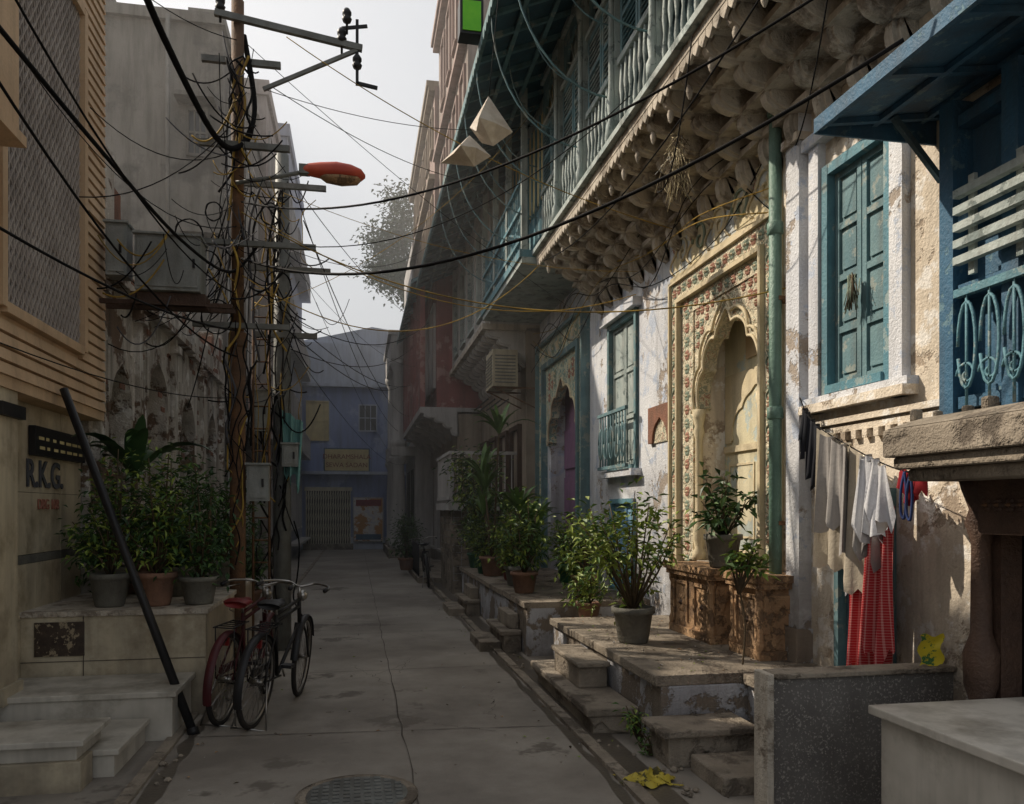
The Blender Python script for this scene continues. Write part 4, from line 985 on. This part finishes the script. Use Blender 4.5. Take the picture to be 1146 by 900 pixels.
# ------------------------------------------------------------ bicycles
def bicycle(rear,front,fm,sm,lean=.08):
    e=E('bicycle');rear=Vector(rear);front=Vector(front);d=(front-rear);L=d.length;ang=math.atan2(d.y,d.x)
    T=Matrix.Translation(rear)@Matrix.Rotation(ang,4,'Z')@Matrix.Rotation(lean,4,'X')
    r=.34
    def wheel(cx,steer=0):
        a=M();a.T=T@Matrix.Translation((cx,0,r))@Matrix.Rotation(steer,4,'Z')
        P=[(math.cos(t*2*math.pi/40)*r*.955,0,math.sin(t*2*math.pi/40)*r*.955) for t in range(40)];a.tube(P,.021,tyre,8,closed=True)
        P=[(p[0]*.94,0,p[2]*.94) for p in P];a.tube(P,.012,chrome,6,closed=True)
        a.tube([(0,-.05,0),(0,.05,0)],.022,chrome,8)
        for k in range(28):
            t=k*2*math.pi/28;sg=.03 if k%2 else -.03;a.tube([(0.018*math.cos(t+1.2),sg,.018*math.sin(t+1.2)),(math.cos(t)*r*.89,0,math.sin(t)*r*.89)],.0018,chrome,3)
        V=[];F=[];K=22
        a0,a1=(math.radians(15),math.radians(200)) if cx<.1 else (math.radians(20),math.radians(175))
        for k in range(K+1):
            t=a0+(a1-a0)*k/K
            for (w,rr) in ((-.032,r*1.03),(-.016,r*1.07),(.016,r*1.07),(.032,r*1.03)): V.append((math.cos(t)*rr,w,math.sin(t)*rr))
        for k in range(K):
            for q in range(3): o=k*4+q;F.append((o,o+1,o+5,o+4))
        a.add(V,F,fm,True)
        for sg in (-1,1): a.tube([(0,.04*sg,0),(math.cos(a1)*r*1.04,.03*sg,math.sin(a1)*r*1.04)],.003,chrome,4)
        a.obj('wheel',e)
    wheel(0);wheel(L,.12)
    a=M();a.T=T
    bb=(.44,0,.30);seat=(.30,0,.80);ht=(L-.22,0,.86);hb=(L-.16,0,.66)
    for p,q,w in ((bb,seat,.015),(seat,ht,.015),((.315,0,.74),(ht[0],0,.80),.014),(bb,hb,.016),(ht,hb,.018)): a.tube([p,q],w,fm,8)
    for sg in (-1,1):
        a.tube([(0,.06*sg,r),(bb[0],.03*sg,bb[2])],.009,fm,6);a.tube([(0,.06*sg,r),(seat[0],.02*sg,seat[2]-.06)],.008,fm,6)
        a.tube(spline([(hb[0],.03*sg,hb[2]-.01),(L-.1,.05*sg,.55),(L,.055*sg,r)],5),.010,fm,6)
        a.tube([(-.12,.07*sg,.74),(.28,.06*sg,.74)],.006,blackm,5);a.tube([(0,.07*sg,r),(-.08,.07*sg,.74)],.005,blackm,5)
        a.tube([(bb[0],.06*sg,bb[2]),(bb[0]+.12*sg,.07*sg,bb[2]-.11*sg)],.008,chrome,6);px=bb[0]+.12*sg;pz=bb[2]-.11*sg;a.box(px-.045,px+.045,.08*sg,.16*sg,pz-.012,pz+.012,blackm)
    for k in range(5): a.box(-.12+k*.09,-.11+k*.09,-.07,.07,.737,.745,blackm)
    P=[(bb[0]+.09*math.cos(t*.3927),.045,bb[2]+.09*math.sin(t*.3927)) for t in range(16)];a.tube(P,.006,chrome,5,closed=True)
    a.box(.02,bb[0],.035,.055,bb[2]+.06,bb[2]+.12,fm)
    a.tube([(0,.045,r+.03),(bb[0],.045,bb[2]+.085)],.004,blackm,4);a.tube([(0,.045,r-.03),(bb[0],.045,bb[2]-.085)],.004,blackm,4)
    a.tube([seat,(.285,0,.88)],.012,chrome,8)
    for sg in (-1,1): a.tube([(0.02,.07*sg,r),(-.08,.13*sg,.0)],.008,chrome,5)
    a.tube([(-.08,-.13,.01),(-.08,.13,.01)],.007,chrome,5)
    a.tube([ht,(ht[0]-.02,0,.97)],.012,chrome,8)
    hx=ht[0]-.02
    H=spline([(hx-.2,-.28,.98),(hx-.08,-.27,1.0),(hx+.05,-.12,1.0),(hx,0,.97),(hx+.05,.12,1.0),(hx-.08,.27,1.0),(hx-.2,.28,.98)],5);a.tube(H,.010,chrome,7)
    for sg in (-1,1):
        a.tube([(hx-.22,.28*sg,.98),(hx-.12,.275*sg,.99)],.017,blackm,8);a.tube([(hx-.16,.26*sg,.955),(hx-.02,.2*sg,.97)],.005,chrome,5)
    a.lathe(hx+.1,0,[(.015,.84),(.04,.86),(.045,.9),(.02,.93)],chrome,10)
    a.box(-.06,-.035,-.03,.03,.60,.66,redm)
    a.obj('frame',e)
    a=M();a.T=T;V=[];F=[];n=10;S=[(.12,.09,.885),(.16,.11,.90),(.22,.105,.905),(.28,.065,.90),(.34,.035,.895),(.40,.03,.895),(.42,.012,.885)]
    for x,w,z in S:
        for j in range(n):
            t=2*math.pi*j/n;V.append((x,math.cos(t)*w,z+.022*math.sin(t)*(1 if math.sin(t)>0 else 1.3)))
    for i in range(len(S)-1):
        for j in range(n): F.append((i*n+j,i*n+(j+1)%n,(i+1)*n+(j+1)%n,(i+1)*n+j))
    F.append(tuple(range(n)));F.append(tuple((len(S)-1)*n+j for j in range(n)))
    a.add(V,F,sm,True)
    for sg in (-1,1):
        P=[(.17,.05*sg,.88-.0),(.14,.05*sg,.84),(.2,.04*sg,.82)];a.tube(P,.005,chrome,5)
    a.obj('saddle',e)
bicycle((-.76,6.2,.005),(-.50,7.22,.005),blackm,blackm,.09);bicycle((-1.0,6.35,.005),(-.80,7.38,.005),mat('bike_maroon',C(78,28,32),C(54,24,26),rough=.45,bump=.05),redm,.07)
bicycle((1.45,16.6,.005),(1.5,17.6,.005),blackm,blackm,-.1)
# ------------------------------------------------------------ plants
for (x,y,c,n) in ((-1.95,6.95,.27,800),(-1.6,6.95,.29,900),(-1.28,7.0,.28,800),(-2.1,7.6,.34,900),(-1.6,7.7,.36,1100),(-1.35,8.6,.34,900),(-2.0,8.6,.34,800)):
    h=R.uniform(.22,.28);potted('potted_shrub',x,y,.84,.15,h,R.choice([terra,potg]),(x+R.uniform(-.05,.05),y,1.42+R.uniform(-.05,.3)),(c,c,.5),n,.08,R.choice([[leafA,leafB,leafB],[leafA,leafA,leafB],[leafB,leafA,leafY]]),16,.08)
ba=E('banana_plant');a=M();pot(a,-2.05,8.0,.84,.16,.26,terra);a.obj('pot',ba);a=M();a.tube([(-2.05,8,1.0),(-2.03,8,1.95)],.03,stem,7);straps(a,(-2.03,8,1.9),13,1.0,.13,leafB);a.obj('leaves',ba)
potted('potted_citrus',2.28,6.45,.5,.17,.3,potg,(2.28,6.5,1.38),(.55,.5,.5),900,.1,[leafY,leafA,leafY],24,.075)
potted('potted_shrub',2.45,8.35,.42,.13,.2,terra,(2.4,8.2,.8),(.25,.25,.28),400,.08,[leafA,leafY],10,.06)
potted('niche_plant',3.02,6.3,1.13,.15,.28,potg,(3.0,6.3,1.7),(.3,.34,.3),230,.13,[leafB,leafA],13,.05)
wp=M();wp.tube(spline([(2.72,5.36,.5),(2.76,5.40,.8),(2.72,5.42,1.1),(2.78,5.42,1.3)]),.008,stem,5);bush(wp,(2.72,5.42,1.0),(2.78,5.42,1.28),(.15,.15,.17),150,.1,[leafY,leafA],7,.04);wp.obj('climbing_sapling')
redpot=mat('red_pot',C(120,62,54),C(100,52,46))
for (x,y) in ((2.0,9.6),(2.1,10.6),(2.6,9.0),(2.2,11.4),(2.0,12.6),(2.5,13.4),(2.05,13.9),(2.9,10.9)):
    potted('potted_shrub',x,y,.6,.16,.26,R.choice([terra,potg,potgreen,redpot]),(x,y,1.25+R.uniform(-.15,.35)),(.32,.32,.5),650,.095,R.choice([[leafA,leafB],[leafB,leafA,leafY],[leafY,leafA]]),15,.08)
tp=E('potted_palm');a=M();pot(a,2.05,12.2,.6,.2,.3,terra);a.obj('pot',tp);a=M()
for i in range(5):
    x=2.05+R.uniform(-.25,.25);y=12.2+R.uniform(-.3,.3);h=R.uniform(.6,2.0);a.tube([(2.05,12.2,.8),(x,y,.9+h)],.015,stem,5);straps(a,(x,y,.8+h),16,.85,.07,leafA)
a.obj('leaves',tp)
cp=E('potted_palm');a=M();pot(a,2.1,10.1,.6,.18,.28,potg);a.obj('pot',cp);a=M()
for i in range(4):
    x=2.1+R.uniform(-.15,.15);y=10.1+R.uniform(-.2,.2);h=R.uniform(.2,1.1);a.tube([(2.1,10.1,.8),(x,y,.85+h)],.015,stem,5);straps(a,(x,y,.8+h),14,.7,.06,leafA)
a.obj('leaves',cp)
tv=M();bush(tv,(2.1,14.1,.6),(2.0,13.9,2.4),(.4,.6,.9),1200,.12,[leafB,leafA,leafY],22,.12);tv.obj('climbing_vine')
for (x,y) in ((1.2,20),(1.6,24),(-1.6,12.5),(-1.9,14.5)): potted('potted_shrub',x,y,.12,.2,.3,terra,(x,y,1.0),(.35,.35,.5),500,.12,[leafB,leafA],12,.1)
wd=M();bush(wd,(1.93,5.3,.0),(1.88,5.3,.2),(.08,.12,.1),70,.06,[leafA,leafY],7,.03);bush(wd,(1.9,5.0,.0),(1.86,5.0,.1),(.05,.1,.06),30,.05,[leafA],5,.02);wd.obj('weeds')
tr=E('background_tree');a=M();base=Vector((3.6,45,0));a.tube([base,(3.6,45,7),(3.4,45,13)],[.35,.28,.16],stem,8)
tips=[]
for i in range(30):
    while 1:
        q=Vector((R.uniform(-1,1),R.uniform(-1,1),R.uniform(-1,1)))
        if q.length<1: break
    t=Vector((3.0+q.x*2.6,45+q.y*2,16.3+q.z*3.6));tips.append(t);a.tube([(3.4,45,12.5),Vector((3.4,45,13)).lerp(t,.5)+Vector((0,0,.4)),t],[.07,.045,.012],stem,5)
a.obj('trunk',tr);a=M()
for i in range(8500):
    t=R.choice(tips);f=R.uniform(.5,1)**.5;p=Vector((3.4,45,13)).lerp(t,f)+Vector((R.gauss(0,.42),R.gauss(0,.42),R.gauss(0,.36)));leaf(a,p,Vector((R.uniform(-1,1),R.uniform(-1,1),R.uniform(-.8,.3))),.26,.13,R.choice([leafF,leafF,leafB]))
a.obj('crown',tr)
# ------------------------------------------------------------ haze, world, sun, camera
hz=M();hz.box(-14,12,9,36,-.5,14,farw);ho=hz.obj('haze')
hm=bpy.data.materials.new('haze_volume');hm.use_nodes=True;nn=hm.node_tree.nodes
for nd in list(nn):
    if nd.type!='OUTPUT_MATERIAL': nn.remove(nd)
vs=nn.new('ShaderNodeVolumeScatter');vs.inputs['Density'].default_value=.009;vs.inputs['Anisotropy'].default_value=.3;vs.inputs['Color'].default_value=(1,.99,.97,1)
hm.node_tree.links.new(vs.outputs[0],nn['Material Output'].inputs['Volume']);ho.data.materials.clear();ho.data.materials.append(hm)
az=math.radians(55);el=math.radians(40)
to=Vector((-math.sin(az)*math.cos(el),math.cos(az)*math.cos(el),math.sin(el)))
w=bpy.data.worlds.new('World');bpy.context.scene.world=w;w.use_nodes=True;nt=w.node_tree;bg=nt.nodes['Background']
sk=nt.nodes.new('ShaderNodeTexSky');sk.sky_type='NISHITA';sk.sun_disc=False;sk.sun_elevation=el;sk.sun_rotation=-az;sk.dust_density=6;sk.air_density=1.2;sk.ozone_density=1
gm=nt.nodes.new('ShaderNodeGamma');gm.inputs['Gamma'].default_value=.5
hs=nt.nodes.new('ShaderNodeHueSaturation');hs.inputs['Saturation'].default_value=.35;hs.inputs['Value'].default_value=2.5
nt.links.new(sk.outputs[0],gm.inputs['Color']);nt.links.new(gm.outputs[0],hs.inputs['Color']);nt.links.new(hs.outputs[0],bg.inputs['Color']);bg.inputs['Strength'].default_value=.15
sd=bpy.data.lights.new('sun','SUN');sd.energy=5.0;sd.angle=math.radians(.7);sd.color=(1,.88,.72);so=bpy.data.objects.new('sun',sd);so.rotation_euler=(-to).to_track_quat('-Z','Y').to_euler();bpy.context.scene.collection.objects.link(so)
cd=bpy.data.cameras.new('camera');co=bpy.data.objects.new('camera',cd);bpy.context.scene.collection.objects.link(co)
co.location=(0,0,1.62);co.rotation_euler=(math.radians(90),0,math.radians(-10.9));cd.sensor_width=36;cd.lens=28.27;cd.shift_y=.1047;cd.clip_end=500;cd.clip_start=.05
sc=bpy.context.scene;sc.camera=co;sc.view_settings.view_transform='Standard';sc.view_settings.look='None';sc.view_settings.exposure=0
